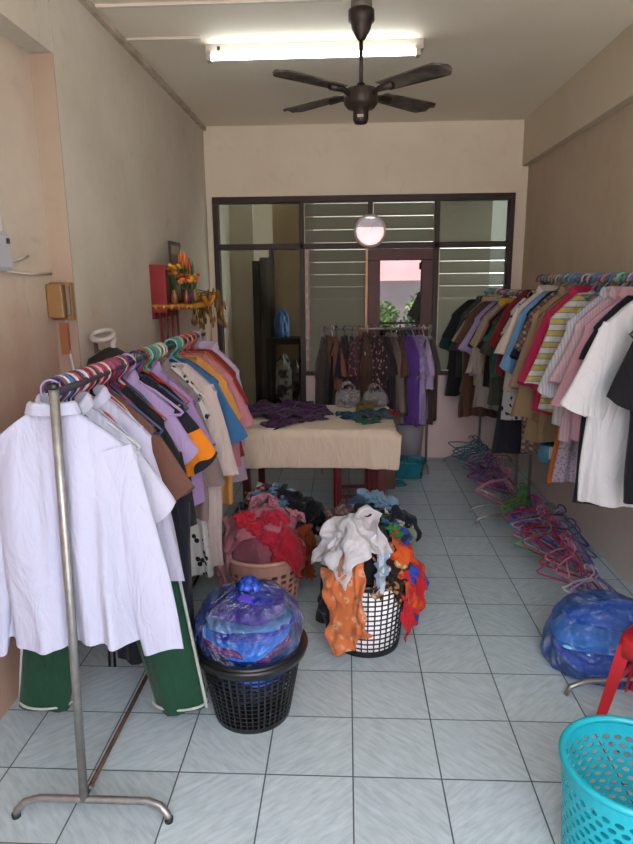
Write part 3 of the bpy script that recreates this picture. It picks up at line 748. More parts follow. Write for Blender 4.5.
def hanger(col, loc, label, group, rot=(0, 0, 0), k=0):
    hm = HM_SMALL if k == 9 else HM[k]
    o = bpy.data.objects.new('clothes_hanger', hm); COL.objects.link(o)
    if not hm.materials: hm.materials.append(plain('hanger_plastic', '#888888', 0.35))
    o.material_slots[0].link = 'OBJECT'
    o.material_slots[0].material = plain('hanger_' + col, HCOL[col], 0.32)
    o.location = loc; o.rotation_euler = rot
    return tag(o, label, 'hanger', group)

def shirt_body(wsh=0.21, L=0.66, th=0.05, flare=0.03, neck=0.07, slope=0.11, dip=0.06, seed=0, fold=0.012, waist=0.0, hemwave=0.012, nx=30, nz=24):
    rr = random.Random(seed)
    ph = [rr.uniform(0, 2 * PI) for _ in range(8)]; fr_ = [rr.uniform(2.2, 3.4), rr.uniform(4.2, 6.2), rr.uniform(7, 10)]
    b = MB(); ns = neck / wsh
    def pt(s, t, side):
        a = abs(s)
        drop = slope * max(0.0, (a - ns) / (1 - ns)) ** 1.15
        if a < ns: drop = (dip if side < 0 else 0.012) * (1 - (a / ns) ** 2) ** 0.5
        w = wsh + (flare + 0.0) * t ** 1.2 - waist * math.sin(PI * min(1, t * 1.3)) + 0.004 * math.sin(6 * t + ph[0])
        hem = -L + hemwave * math.sin(s * 4 + ph[1]) - 0.012 * (1 - a * a)
        zt = -drop
        z = zt + (hem - zt) * t
        prof = (0.35 + 0.65 * min(1, t * 3.2)) if a < ns else (0.16 + 0.84 * min(1, t * 3.2))
        ty = th * prof * (1 - a ** 2.6) ** 0.5 if a < 1 else 0
        am = fold * (0.10 + t ** 0.9)
        f = am * (math.sin(fr_[0] * PI * s + ph[2] + 1.2 * t) + 0.7 * math.sin(fr_[1] * PI * s + ph[3] - 1.6 * t) + 0.35 * math.sin(fr_[2] * PI * s + ph[4] + side))
        f2 = am * 0.6 * math.sin(fr_[1] * PI * s * 1.3 + ph[5] + side * 2) * (1 - a ** 3)
        return (s * w + 0.006 * t * math.sin(9 * t + ph[6]), side * ty + f + f2 + 0.02 * t * math.sin(ph[7]), z)
    V = []
    ss = [math.sin((i / (nx - 1) - 0.5) * PI) * 0.35 + (i / (nx - 1) * 2 - 1) * 0.65 for i in range(nx)]
    for j in range(nz):
        t = j / (nz - 1)
        row = [pt(s, t, -1) for s in ss] + [pt(s, t, 1) for s in reversed(ss[1:-1])]
        V += row
    m = nx + nx - 2
    b.grid(V, m, nz, closeu=True)
    # shoulder seams
    for i in range(nx - 1):
        a0, a1 = i, i + 1; c0 = (m - i) % m; c1 = (m - i - 1) % m
        if abs(ss[i]) > ns * 0.8 or abs(ss[i + 1]) > ns * 0.8:
            if (ss[i] + ss[i + 1]) / 2 and abs((ss[i] + ss[i + 1]) / 2) > ns:
                f = [a0, a1]
                if c1 != a1: f.append(c1)
                if c0 != a0: f.append(c0)
                if len(set(f)) > 2: b.f.append(tuple(f))
    return b

def sleeve(side, wsh=0.21, slope=0.11, L=0.2, ang=32, r0=0.10, r1=0.09, ty=0.035, seed=0, curve=0.0, nseg=10, n=18, fold=0.006):
    rr = random.Random(seed * 31 + side); ph = [rr.uniform(0, 2 * PI) for _ in range(4)]
    b = MB(); V = []
    a = math.radians(ang)
    d = Vector((math.sin(a), 0, -math.cos(a))); p = Vector((-math.cos(a), 0, -math.sin(a)))   # p: towards the body
    tip = Vector((wsh - 0.012, 0, -slope + 0.004))
    cur = tip + p * r0 - d * 0.03
    ang_c = a
    for j in range(nseg):
        t = j / (nseg - 1)
        ang_c = a - math.radians(curve) * t
        d = Vector((math.sin(ang_c), 0, -math.cos(ang_c))); p = Vector((-math.cos(ang_c), 0, -math.sin(ang_c)))
        r = r0 + (r1 - r0) * t; y = ty * (0.55 + 0.45 * min(1, t * 2.5))
        c = cur - p * 0.0
        for i in range(n):
            q = 2 * PI * i / n
            w = fold * t * math.sin(3 * q + ph[0] + 5 * t) + fold * 0.7 * math.sin(5 * q + ph[1])
            V.append(c + p * (math.cos(q) * (r + w)) + Vector((0, 1, 0)) * (math.sin(q) * (y + w)) + d * (0.01 * t * math.sin(2 * q + ph[2])))
        cur = cur + d * ((L + 0.03) / (nseg - 1)) + p * ((r0 - r1) / (nseg - 1))*-1.0
    if side < 0: V = [Vector((-v.x, v.y, v.z)) for v in V]
    b.grid(V, n, nseg, closeu=True)
    return b

def collar(neck=0.062, h=0.030, back=True):
    b = MB(); n = 20; V = []
    prof = ((0.0, 0.000, -0.012), (0.004, 0, h * 0.8), (0.010, 0, h), (0.017, 0, h * 0.75), (0.026, 0, -0.006))
    for dr, _, z in prof:
        for i in range(n):
            q = -PI / 2 + 0.28 + (2 * PI - 0.56) * i / (n - 1)
            r = neck * 0.84 + dr
            fz = -0.05 * max(0, -math.sin(q)) ** 1.5
            V.append((r * math.cos(q) * 1.06, r * math.sin(q) * 0.62, z + fz))
    b.grid(V, n, len(prof)); return b

def skirt_body(w0, w1, L, th, seed, fold=0.016, nx=40, nz=20, ztop=-0.03):
    rr = random.Random(seed); ph = [rr.uniform(0, 6.28) for _ in range(5)]; k1, k2 = rr.randint(3, 5), rr.randint(6, 9)
    b = MB(); V = []
    for j in range(nz):
        t = j / (nz - 1); w = w0 + (w1 - w0) * t ** 0.8
        for i in range(nx):
            q = 2 * PI * i / nx
            f = fold * t * (math.sin(k1 * q + ph[0] + t) + 0.6 * math.sin(k2 * q + ph[1]))
            c, s_ = math.cos(q), math.sin(q)
            x = (abs(c) ** 0.8) * math.copysign(1, c) * w; y = s_ * th * (0.35 + 0.65 * min(1, t * 2))
            V.append((x + f * c, y + f * 1.3 * s_, ztop - L * t + 0.01 * math.sin(2 * q + ph[2]) * t))
    b.grid(V, nx, nz, closeu=True)
    b.f.append(tuple(range(nx)))
    return b

def pants_leg(side, w, L, th, seed, splay=0.0, fold=0.008, ztop=-0.16):
    rr = random.Random(seed + side * 7); ph = [rr.uniform(0, 6.28) for _ in range(4)]
    b = MB(); V = []; n = 20; nz = 18
    for j in range(nz):
        t = j / (nz - 1); r = w * (1 - 0.18 * t)
        for i in range(n):
            q = 2 * PI * i / n
            f = fold * (0.4 + t) * (math.sin(3 * q + ph[0] + 3 * t) + 0.5 * math.sin(5 * q + ph[1] - 2 * t))
            V.append((side * (w * 0.92 + splay * t) + (r + f) * math.cos(q), (th + f) * math.sin(q) * (0.7 + 0.3 * t), ztop - L * t))
    b.grid(V, n, nz, closeu=True); return b

SHIFT = {'left': 0.0, 'right': 0.03, 'far': 0.02}
RAIL = {'left': (-0.83, 1.37), 'right': (1.25, 1.655), 'far': (1.22, 1.555), 'back': (None, 1.255)}
def garment(kind, loc, mat, label, cat, group, rotz=0.0, seed=1, w=0.21, L=0.66, th=0.045, slope=0.13, sl=0.2, ang=25, r0=0.092, r1=0.078, flare=0.03, fold=0.018, m2=None, m3=None, curve=0, waist=0.0, splay=0.0, hem=None, neck=0.07, name=None, sub=1, drop=0.0):
    """hung so that the top of the rail is at loc"""
    names = {'tee': 'tee_shirt', 'shirt': 'collared_shirt', 'long': 'long_sleeved_shirt', 'dress': 'dress', 'blouse': 'blouse', 'tank': 'sleeveless_top', 'skirt': 'skirt', 'pants': 'trousers', 'jacket': 'jacket'}
    t = thing(name or names[kind], label, cat, loc, rotz, group)
    z = -0.070
    def up(o): o.location.z = z; return o
    if kind == 'skirt':
        z = -0.20 - drop; L = L - 0.13 - drop
        up(skirt_body(w * 0.8, w + flare, L, th, seed, fold).build('skirt_panel', mat, t, sub=0)); 
        b = MB(); b.lathe([(w * 0.8, -0.06), (w * 0.815, -0.028), (w * 0.80, -0.026)], 30, sy=0.6 * th / w, caps=False); up(b.build('waistband', m2 or mat, t)); return t
    if kind == 'pants':
        z = -0.205 - drop; L = L - 0.13 - drop
        for sd in (-1, 1):
            lg = up(pants_leg(sd, w * 0.5, L - 0.16, th, seed, splay).build('leg', mat, t))
            if m2:
                rr = random.Random(seed + sd * 7)
                bb = MB(); bb.tube([(sd * (w * 0.92 / 2 + splay * q + w * 0.5 * (1 - 0.18 * q) + 0.003), -0.012, -0.16 - (L - 0.16) * q) for q in np.linspace(0, 1, 12)], 0.006, 6); bb.tube([(sd * (w * 0.46 + splay * 0.985) + (w * 0.5 * 0.82 + 0.004) * math.cos(q), (th + 0.004) * math.sin(q), -L + 0.018) for q in np.linspace(0, 2 * PI, 25)[:-1]], 0.005, 6, closed=True)
                o = bb.build('piping', m2, lg)
        b = MB(); nx, V = 28, []
        for j in range(6):
            q = j / 5
            for i in range(nx):
                a = 2 * PI * i / nx; V.append((w * (0.84 + 0.16 * q) * math.cos(a), th * 0.9 * math.sin(a), -0.02 - 0.19 * q))
        b.grid(V, nx, 6, closeu=True); b.f.append(tuple(range(nx))); up(b.build('seat', mat, t)); return t
    body = up(shirt_body(w, L, th, flare, neck, slope, 0.055, seed, fold, waist).build('body', mat, t, sub=sub))
    if kind in ('tee', 'shirt', 'long', 'dress', 'blouse', 'jacket'):
        for sd in (-1, 1):
            so = up(sleeve(sd, w, slope, sl, ang, r0, r1, th * 0.75, seed, curve).build('sleeve', m3 or mat, t, sub=sub))
            if m2 and kind == 'tee':
                a = math.radians(ang)
    if kind in ('shirt', 'long', 'jacket'):
        up(collar(neck).build('collar', m2 or mat, t, sub=0))
        b = MB(); b.box((-0.014, -0.002, -L * 0.93), (0.014, 0.002, -0.055)); 
        g = MB(); nseg = 12; V = []
        rr = random.Random(seed)
    elif kind in ('tee', 'dress', 'blouse', 'tank'):
        b = MB(); pts = [(neck * 0.98 * math.cos(q), th * 0.36 * math.sin(q), -0.008 - (0.052 * max(0, -math.sin(q)) ** 0.8)) for q in np.linspace(0, 2 * PI, 25)[:-1]]
        b.tube(pts, 0.006, 6, closed=True); up(b.build('neckband', m2 or mat, t))
    return t

FB = fabric
def hang(rack, y, kind, col, short, hcol, cat='shirt', pat=None, c2=None, c3=None, ps=1.0, dx=0.0, m2=None, m3=None, yaw=None, label=None, hk=None, **kw):
    x, z = RAIL[rack]; dx = dx + SHIFT[rack]
    seed = int(y * 1000) % 997
    rr = random.Random(seed)
    rz = rr.uniform(-0.16, 0.16) if yaw is None else yaw
    where = {'left': 'on the left rack', 'right': 'on the rack along the right wall', 'far': 'on the far end rack at right'}[rack]
    g = garment(kind, (x + dx, y, z), FB(col, pat, c2, c3, ps), label or f'{short} {where}', cat, {'left': 'clothes on the left rack', 'right': 'clothes on the right rack', 'far': 'clothes on the far right rack'}[rack], rz, seed, m2=m2, m3=m3, **kw)
    hanger(hcol, (x, y, z), f'{hcol} hanger carrying the {short}', {'left': 'hangers on the left rack', 'right': 'hangers on the right rack', 'far': 'hangers on the far right rack'}[rack], (0, 0, (rz if abs(rz) < 1 else rz - PI) * 0.6), (9 if kind in ('pants', 'skirt') else seed % 3) if hk is None else hk)
    return g

# ---- left rack
M_steel = mottled('worn_steel', '#a9a5a4', '#bdb9b7', 30, 0.38, 0.75, 0.04)
M_rust = mottled('rusty_bar', '#3a2622', '#6e4630', 25, 0.6, 0.3, 0.1)
lr = thing('clothes_rack', 'steel clothes rack at left front, white shirt at its near end', 'clothes rack', (-0.82, 1.665, 0))
RL = 2.0
MB().tube([(-0.01, 0, 0.055), (0.01, 0, 0.7), (0.028, -0.004, 1.385)], 0.0135, 12).build('front_post', M_steel, lr)
MB().lathe([(0.0145, 1.372), (0.0145, 1.388), (0.009, 1.389), (0.009, 1.378)], 12, (0.0285, -0.004, 0)).build('post_cap', plain('cap_black', '#1d1a1a', 0.4), lr)
def foot(yy, m, w=0.245, dxc=0.0):
    b = MB(); pts = [(-w, yy - 0.02, 0.006), (-w + 0.004, yy - 0.018, 0.025), (-w + 0.028, yy - 0.008, 0.047), (-w + 0.07, yy, 0.055), (0, yy, 0.055), (w - 0.07, yy, 0.055), (w - 0.028, yy - 0.008, 0.047), (w - 0.004, yy - 0.018, 0.025), (w, yy - 0.02, 0.006)]
    b.tube([(p[0] + dxc, p[1], p[2]) for p in pts], 0.012, 10); return b.build('foot', m, lr)
foot(0.0, M_steel, 0.245, 0.02); foot(RL, M_steel, 0.245, 0.0)
for sx in (-1, 1): MB().lathe([(0.013, 0.0), (0.014, 0.014)], 10, (0.02 + sx * 0.245, -0.02, 0)).build('rubber_cap', plain('rubber', '#2a2624', 0.7), lr)
MB().tube([(-0.01, 0.012, 0.056), (0.0, RL, 0.056)], 0.008, 8).build('lower_bar', M_rust, lr)
MB().tube([(0.015, 0.0, 0.10), (0.0, 0.05, 0.058)], 0.006, 6).build('brace', M_steel, lr)
MB().tube([(0.02, 0.0, 1.358), (-0.005, RL, 1.358)], 0.0115, 10).build('hanging_rail', plain('rail_dark', '#4a4450', 0.4, 0.5), lr)
MB().tube([(0.0, RL, 0.055), (-0.005, RL, 1.37)], 0.0125, 10).build('rear_post', M_steel, lr)

W = '#d9cfe6'
hang('left', 1.725, 'long', '#cccce6', 'lavender white long shirt nearest the camera', 'lilac', yaw=PI + 0.03, w=0.235, L=0.705, sl=0.62, ang=13, curve=7, r0=0.085, r1=0.06, flare=0.01, slope=0.13, th=0.035, fold=0.02, dx=0.0, neck=0.06)
hang('left', 1.84, 'shirt', '#d6d3ea', 'pale lilac short sleeved shirt second from the near end', 'white', yaw=0.05, w=0.215, L=0.74, sl=0.24, ang=31, r0=0.105, r1=0.105, slope=0.125, dx=-0.02)
hang('left', 1.97, 'long', '#d0cce6', 'pale lilac long shirt third from the near end', 'pale pink', yaw=-0.05, w=0.215, L=0.76, sl=0.5, ang=16, curve=10, dx=-0.015, r0=0.09, r1=0.07)
hang('left', 2.03, 'pants', '#1d4a36', 'green track trousers with white piping below the white shirts', 'green', 'trousers', yaw=0.02, w=0.23, L=1.17, th=0.05, splay=0.145, dx=-0.03, m2=FB('#c4c9c2'))
hang('left', 2.10, 'blouse', '#7a5348', 'mauve brown wide sleeved blouse', 'navy', 'blouse', yaw=0.04, w=0.22, L=0.60, sl=0.27, ang=32, r0=0.105, r1=0.12, slope=0.13, dx=-0.05)
hang('left', 2.20, 'tee', '#1c1a20', 'black tee with a red neckline', 'red', yaw=-0.06, w=0.21, L=0.62, sl=0.16, m2=FB('#b3202a'), dx=-0.03)
hang('left', 2.28, 'pants', '#22232f', 'dark navy trousers behind the white shirts', 'black', 'trousers', yaw=0.0, w=0.18, L=1.13, th=0.05, dx=0.06, splay=0.0, drop=0.12)
hang('left', 2.36, 'shirt', '#b69dcb', 'lavender short sleeved polo shirt', 'lilac', yaw=0.06, w=0.215, L=0.62, sl=0.2, ang=32, r0=0.1, r1=0.1, dx=-0.05)
hang('left', 2.45, 'tee', '#20222c', 'navy tee with orange striped sleeves', 'navy', yaw=0.0, w=0.22, L=0.62, sl=0.25, ang=36, r0=0.1, r1=0.1, m3=FB('#23242e', 'blocks', '#f08a1c', '#f08a1c', 1.3), dx=-0.035)
hang('left', 2.53, 'tee', '#a82430', 'red and black tee', 'red', pat='blocks', c2='#1d1b20', yaw=0.05, w=0.205, L=0.6, sl=0.15, dx=-0.04)
hang('left', 2.61, 'shirt', '#a98ec0', 'mid lavender polo shirt behind the navy orange tee', 'purple', yaw=-0.04, w=0.215, L=0.6, sl=0.22, ang=28, dx=-0.03)
hang('left', 2.70, 'long', '#8d7a78', 'taupe long sleeved shirt', 'grey', yaw=0.05, w=0.205, L=0.7, sl=0.42, ang=16, dx=-0.02)
hang('left', 2.80, 'dress', '#c9b6b2', 'pale beige long robe', 'cream', 'robe', yaw=0.02, w=0.215, L=0.97, sl=0.40, ang=14, r0=0.085, r1=0.08, flare=0.0, dx=0.035)
hang('left', 2.76, 'dress', '#d9d5d3', 'white dress with black spots low under the beige robe', 'white', 'dress', pat='dots', c2='#15151a', ps=0.9, yaw=0.0, w=0.19, L=1.0, sl=0.12, flare=0.02, dx=-0.01)
hang('left', 2.97, 'tee', '#3d6f9e', 'large denim blue tee', 'sky blue', yaw=0.03, w=0.225, L=0.80, sl=0.30, ang=27, r0=0.11, r1=0.105, slope=0.115, flare=-0.01, dx=0.0)
hang('left', 3.09, 'tee', '#d99a50', 'orange yellow long tee', 'orange', yaw=0.0, w=0.21, L=0.74, sl=0.2, ang=24, flare=0.02, dx=0.03)
hang('left', 3.19, 'tee', '#c77f8e', 'rose pink tee', 'pink', yaw=0.0, w=0.22, L=0.6, sl=0.26, ang=27, dx=0.03)
hang('left', 3.28, 'tee', '#b8632e', 'rust orange tee', 'orange', yaw=0.02, w=0.205, L=0.58, sl=0.16, dx=0.03)
hang('left', 3.37, 'tee', '#8f2b26', 'dark red tee', 'red', yaw=0.02, w=0.205, L=0.6, sl=0.18, dx=0.03)
hang('left', 3.47, 'long', '#c4b2cc', 'pale lilac shirt at the far end', 'lilac', yaw=0.02, w=0.2, L=0.76, sl=0.3, ang=14, dx=0.04)
cyc = ['navy', 'red', 'white', 'blue', 'navy', 'grey', 'red', 'black', 'navy', 'white', 'magenta', 'navy', 'red', 'sky blue', 'black', 'red', 'pale pink', 'navy', 'magenta', 'red', 'white', 'navy', 'red', 'magenta', 'navy', 'red', 'purple', 'navy', 'red', 'navy', 'white', 'red', 'navy', 'purple']
for i, c in enumerate(cyc):
    y = 1.76 + i * 0.0165
    hanger(c, (-0.83 + random.uniform(-.004, .004), y, 1.37), f'empty {c} hanger bunched at the near end of the left rack', 'empty hangers bunched on the left rack ' + c, (random.uniform(-.12, .12), 0, random.uniform(-.12, .12)), 9)
for i, c in enumerate(['green', 'mint', 'teal', 'green', 'grey', 'mint', 'olive', 'green', 'teal', 'green', 'mint', 'cream']):
    hanger(c, (-0.83, 2.56 + i * 0.027 + (0.25 if i > 6 else 0), 1.37), f'empty {c} hanger midway along the left rack', 'empty hangers midway on the left rack ' + c, (random.uniform(-.1, .1), 0, random.uniform(-.3, .3)), 9)
basin = thing('wash_basin', 'white round basin on the floor under the left rack', 'basin', (-0.85, 2.62, 0))
MB().lathe([(0.0, 0.004), (0.13, 0.004), (0.17, 0.07), (0.185, 0.12), (0.195, 0.122), (0.19, 0.115), (0.15, 0.0), (0.0, 0.0)], 36, caps=False).build('bowl', plain('basin_white', '#c9c4c6', 0.35), basin)
MB().tube([(0.192 * math.cos(a), 0.192 * math.sin(a), 0.121) for a in np.linspace(0, 2 * PI, 37)[:-1]], 0.006, 6, closed=True).build('rim', plain('basin_white', '#c9c4c6', 0.35), basin)
st2 = thing('stand', 'black thin legged stand behind the white shirts', 'stand', (-1.03, 2.45, 0))
for dx in (-0.012, 0.012): MB().tube([(dx, 0, 0.0), (dx * 0.6, 0.02, 0.45)], 0.006, 6).build('leg', plain('black_metal', '#1e1a1c', 0.4, 0.3), st2)
MB().box((-0.05, 0.0, 0.45), (0.05, 0.06, 0.47)).build('top_plate', plain('black_metal', '#1e1a1c', 0.4, 0.3), st2)
MB().tube([(0, 0.03, 0.46), (0, 0.35, 0.3), (0, 0.4, 0.0)], 0.006, 6).build('leg', plain('black_metal', '#1e1a1c', 0.4, 0.3), st2)

# ---- right racks
def rack(label, x, y0, y1, z, name='clothes_rack', w=0.33, yf=0.0):
    t = thing(name, label, 'clothes rack', (x, y0, 0)); Ln = y1 - y0
    MB().tube([(0, -0.03, z - 0.012), (0, Ln + 0.03, z - 0.012)], 0.0115, 10).build('hanging_rail', M_steel, t)
    for yy in (0.0, Ln):
        MB().tube([(0, yy, 0.06), (0, yy, z - 0.012)], 0.0115, 10).build('post', M_steel, t)
        xr = min(w, XR - x - 0.02)
        pts = [(-w - 0.03, yy - 0.05, 0.006), (-w - 0.012, yy - 0.046, 0.04), (-w + 0.05, yy - 0.034, 0.058), (0, yy, 0.06), (xr - 0.03, yy, 0.058), (xr - 0.005, yy, 0.03), (xr, yy, 0.006)]
        MB().tube(pts, 0.0105, 10).build('foot', M_steel, t)
    return t
rack('steel clothes rack along the right wall, near the camera', 1.25, 2.36, 4.21, RAIL['right'][1])
rack('steel clothes rack in the far right corner by the louvres', 1.22, 4.42, 5.72, RAIL['far'][1], w=0.30)

R_ = 'right'
hang(R_, 2.42, 'tee', '#121116', 'black tee nearest the camera', 'black', yaw=0.05, w=0.21, L=0.80, sl=0.27, ang=20, dx=-0.01, slope=0.13, r0=0.10, r1=0.10, flare=-0.02, fold=0.006)
hang(R_, 2.58, 'long', '#d8d6da', 'white long tunic next to the black tee', 'cream', yaw=0.06, w=0.235, L=0.84, sl=0.33, ang=24, dx=-0.06, r0=0.105, r1=0.095, slope=0.13, flare=0.03, fold=0.02)
hang(R_, 2.68, 'tee', '#222430', 'dark navy tee behind the white tunic', 'olive', yaw=0.0, w=0.20, L=0.88, sl=0.14, dx=-0.065, flare=0.04)
hang(R_, 2.77, 'long', '#cf9aa8', 'rose pink shirt beside the white tunic', 'pink', yaw=0.05, w=0.22, L=0.62, sl=0.36, ang=22, dx=-0.05, r0=0.1, r1=0.09)
hang(R_, 2.88, 'shirt', '#d2b4bd', 'pale pink pinstriped shirt', 'pale pink', pat='pin', c2='#c9a2ae', yaw=0.04, w=0.22, L=0.66, sl=0.28, ang=24, dx=-0.05, r0=0.1, r1=0.1)
hang(R_, 2.98, 'long', '#d5cfd6', 'white shirt with fine grey pinstripes', 'green', pat='pin', c2='#bcb6c2', yaw=0.04, w=0.225, L=0.62, sl=0.34, ang=22, dx=-0.05)
hang(R_, 3.08, 'dress', '#b9a3b4', 'lilac grey checked dress hanging low', 'sky blue', 'dress', pat='dots', c2='#7d7f92', ps=2.4, yaw=0.0, w=0.2, L=0.92, sl=0.2, flare=0.05, dx=-0.005)
hang(R_, 3.17, 'skirt', '#b8621f', 'orange ochre long skirt', 'orange', 'skirt', yaw=0.0, w=0.21, L=0.92, th=0.05, flare=0.02, dx=-0.005, drop=0.16)
hang(R_, 3.26, 'tee', '#d4cfc0', 'tee with blue and yellow horizontal stripes', 'blue', pat='hstripe', c2='#6f96b8', c3='#d0b050', ps=1.0, yaw=0.02, w=0.215, L=0.6, sl=0.34, ang=20, dx=-0.05)
hang(R_, 3.36, 'long', '#b3234f', 'crimson shirt beside the striped tee', 'cream', yaw=0.03, w=0.215, L=0.62, sl=0.36, ang=20, dx=-0.06)
hang(R_, 3.46, 'long', '#8f7858', 'khaki long sleeved work shirt', 'purple', yaw=0.03, w=0.22, L=0.80, sl=0.55, ang=14, dx=-0.04)
hang(R_, 3.55, 'long', '#a5826b', 'light brown shirt beside the khaki one', 'blue', yaw=0.03, w=0.22, L=0.72, sl=0.4, ang=18, dx=-0.05)
hang(R_, 3.63, 'dress', '#7d6257', 'brown plaid long shirt dress', 'sky blue', 'dress', pat='plaid', c2='#4f3f3c', c3='#a58f7c', yaw=0.0, w=0.21, L=0.92, sl=0.2, flare=0.0, dx=-0.06)
hang(R_, 3.72, 'tee', '#23263a', 'dark navy tee under the plaid dress', 'navy', yaw=0.02, w=0.21, L=0.66, sl=0.26, ang=20, dx=-0.05)
hang(R_, 3.80, 'tee', '#6f9cc4', 'sky blue tee', 'lilac', yaw=0.03, w=0.215, L=0.56, sl=0.34, ang=20, dx=-0.06)
hang(R_, 3.89, 'shirt', '#d4c4b6', 'cream short sleeved shirt beside the sky blue tee', 'teal', yaw=0.02, w=0.22, L=0.60, sl=0.26, ang=24, dx=-0.07)
hang(R_, 3.98, 'blouse', '#51303f', 'plum brown blouse', 'magenta', 'blouse', yaw=0.02, w=0.21, L=0.56, sl=0.2, dx=-0.05)
hang(R_, 4.07, 'dress', '#d2ccd0', 'white and navy floral dress', 'green', 'dress', pat='print', c2='#23233a', ps=1.8, yaw=0.02, w=0.205, L=0.82, sl=0.16, flare=0.02, dx=-0.05)
hang(R_, 4.16, 'skirt', '#23222c', 'full dark navy skirt hanging low', 'black', 'skirt', yaw=0.0, w=0.23, L=1.04, th=0.06, flare=0.05, fold=0.01, dx=-0.02, drop=0.1)
hang(R_, 4.24, 'tee', '#7e1f28', 'dark red tee beside the floral dress', 'red', yaw=0.0, w=0.21, L=0.56, sl=0.24, dx=-0.05)
F_ = 'far'
hang(F_, 4.42, 'long', '#256a5c', 'teal green shirt', 'teal', yaw=0.0, w=0.205, L=0.5, sl=0.14, ang=40, dx=-0.02)
hang(F_, 4.50, 'dress', '#4d4f44', 'dark olive dress', 'olive', 'dress', yaw=0.0, w=0.2, L=0.70, sl=0.22, dx=-0.03, flare=0.0)
hang(F_, 4.58, 'tee', '#1d1c22', 'black tee beside the olive dress', 'black', yaw=0.0, w=0.205, L=0.6, sl=0.2, dx=-0.03)
hang(F_, 4.66, 'blouse', '#a9694a', 'terracotta blouse', 'pink', 'blouse', yaw=0.0, w=0.2, L=0.5, sl=0.2, dx=-0.03)
hang(F_, 4.74, 'long', '#a89a92', 'greyish beige shirt with a yellow patch', 'cream', pat=None, yaw=0.0, w=0.21, L=0.78, sl=0.4, ang=16, dx=-0.05, m2=FB('#caa23c'))
hang(F_, 4.82, 'tee', '#b8a080', 'tan tee', 'mint', yaw=0.0, w=0.21, L=0.62, sl=0.2, dx=-0.04)
hang(F_, 4.90, 'tee', '#22242c', 'near black tee beside the lavender one', 'grey', yaw=0.0, w=0.205, L=0.62, sl=0.22, dx=-0.03)
hang(F_, 4.98, 'tee', '#a795c2', 'lavender tee', 'lilac', yaw=0.0, w=0.21, L=0.56, sl=0.26, ang=28, dx=-0.05)
hang(F_, 5.06, 'dress', '#5d4238', 'long chocolate brown dress', 'magenta', 'dress', yaw=0.0, w=0.215, L=0.90, sl=0.2, flare=0.03, dx=-0.10)
hang(F_, 5.15, 'tee', '#a04858', 'dusty red tee beside the brown dress', 'red', yaw=0.0, w=0.205, L=0.58, sl=0.26, dx=-0.06)
hang(F_, 5.24, 'shirt', '#c9b396', 'cream beige shirt', 'white', yaw=0.0, w=0.21, L=0.74, sl=0.22, ang=30, dx=-0.07)
hang(F_, 5.33, 'tee', '#5e2a36', 'maroon tee', 'purple', yaw=0.0, w=0.205, L=0.56, sl=0.22, dx=-0.06)
hang(F_, 5.42, 'long', '#3c4c4c', 'dark grey green shirt', 'green', yaw=0.0, w=0.21, L=0.66, sl=0.3, ang=18, dx=-0.08)
hang(F_, 5.52, 'dress', '#2b2a2c', 'black long dress at the far end', 'teal', 'dress', yaw=0.0, w=0.215, L=0.82, sl=0.2, flare=0.03, dx=-0.13)
hang(F_, 5.61, 'tee', '#1f4a4a', 'dark teal tee against the louvres', 'sky blue', yaw=0.0, w=0.22, L=0.6, sl=0.3, ang=24, dx=-0.11)
for i, c in enumerate(['purple', 'teal', 'mint', 'blue', 'grey', 'purple', 'teal', 'lilac', 'cream', 'teal', 'blue', 'purple', 'sky blue', 'green', 'cream', 'olive', 'cream', 'teal', 'grey', 'purple']):
    hanger(c, (1.25, 2.86 + i * 0.071, RAIL['right'][1]), f'empty {c} hanger squeezed between the clothes on the right rack', 'empty hangers on the right rack ' + c, (0, 0, random.uniform(-.2, .2)), 9)
# things hanging under the right rack
pb = thing('plastic_tub', 'small blue tub with a white label under the khaki shirt', 'tub', (1.135, 3.48, 0.65))
MB().lathe([(0.0, 0.0), (0.05, 0.0), (0.062, 0.012), (0.062, 0.10), (0.055, 0.105), (0.055, 0.02), (0.0, 0.015)], 24, caps=False).build('tub_body', plain('tub_blue', '#4f87a4', 0.35), pb)
boxobj('label_patch', (-0.022, -0.066, 0.03), (0.018, -0.060, 0.10), plain('label_white', '#d8d8dc', 0.5), pb)
MB().tube([(0.0, 0.0, 0.1), (0.03, 0.0, 0.3), (0.115, 0.0, 0.995)], 0.003, 5).build('string', plain('string_white', '#b8b8b8', 0.7), pb)

# ---- empty hangers on the floor along the right wall
def floor_hanger(col, x, y, lean, yaw, label, group, k, roll=0.0, z=0.0):
    # stands on its lower bar, leaning back
    b = Matrix.Rotation(yaw, 4, 'Z') @ Matrix.Rotation(roll, 4, 'Y') @ Matrix.Rotation(-lean, 4, 'X')
    foot_z = min((b @ Vector((sx * 0.2, 0, -0.237 if k == 1 else -0.227))).z for sx in (-1, 1))
    o = hanger(col, (x, y, -foot_z + 0.003 + z), label, group, b.to_euler(), k)
    return o
ordn = ['first', 'second', 'third', 'fourth', 'fifth', 'sixth', 'seventh', 'eighth', 'ninth']
def heap(cols, x0, y0, x1, y1, lean, yaw, nm, jit=1.0, roll=0.0, zz=0.0):
    n = len(cols); cnt = {}
    for i, c in enumerate(cols):
        t = i / max(1, n - 1); cnt[c] = cnt.get(c, 0) + 1
        lab = f'{ordn[cnt[c] - 1]} {c} hanger from the camera in {nm}'
        floor_hanger(c, x0 + (x1 - x0) * t + random.uniform(-.02, .02) * jit, y0 + (y1 - y0) * t + random.uniform(-.006, .006), lean + random.uniform(-.1, .1) * jit, yaw + random.uniform(-.2, .2) * jit, lab, 'empty hangers on the floor by the right wall', (1, 0, 2)[i % 3], roll + 0.45 + random.uniform(-.12, .15) * jit, zz + random.uniform(0, .012))
heap(['lilac', 'white', 'grey', 'purple'], 1.26, 3.02, 1.27, 3.16, 1.0, 0.3, 'the pale loose hangers beside the blue bag')
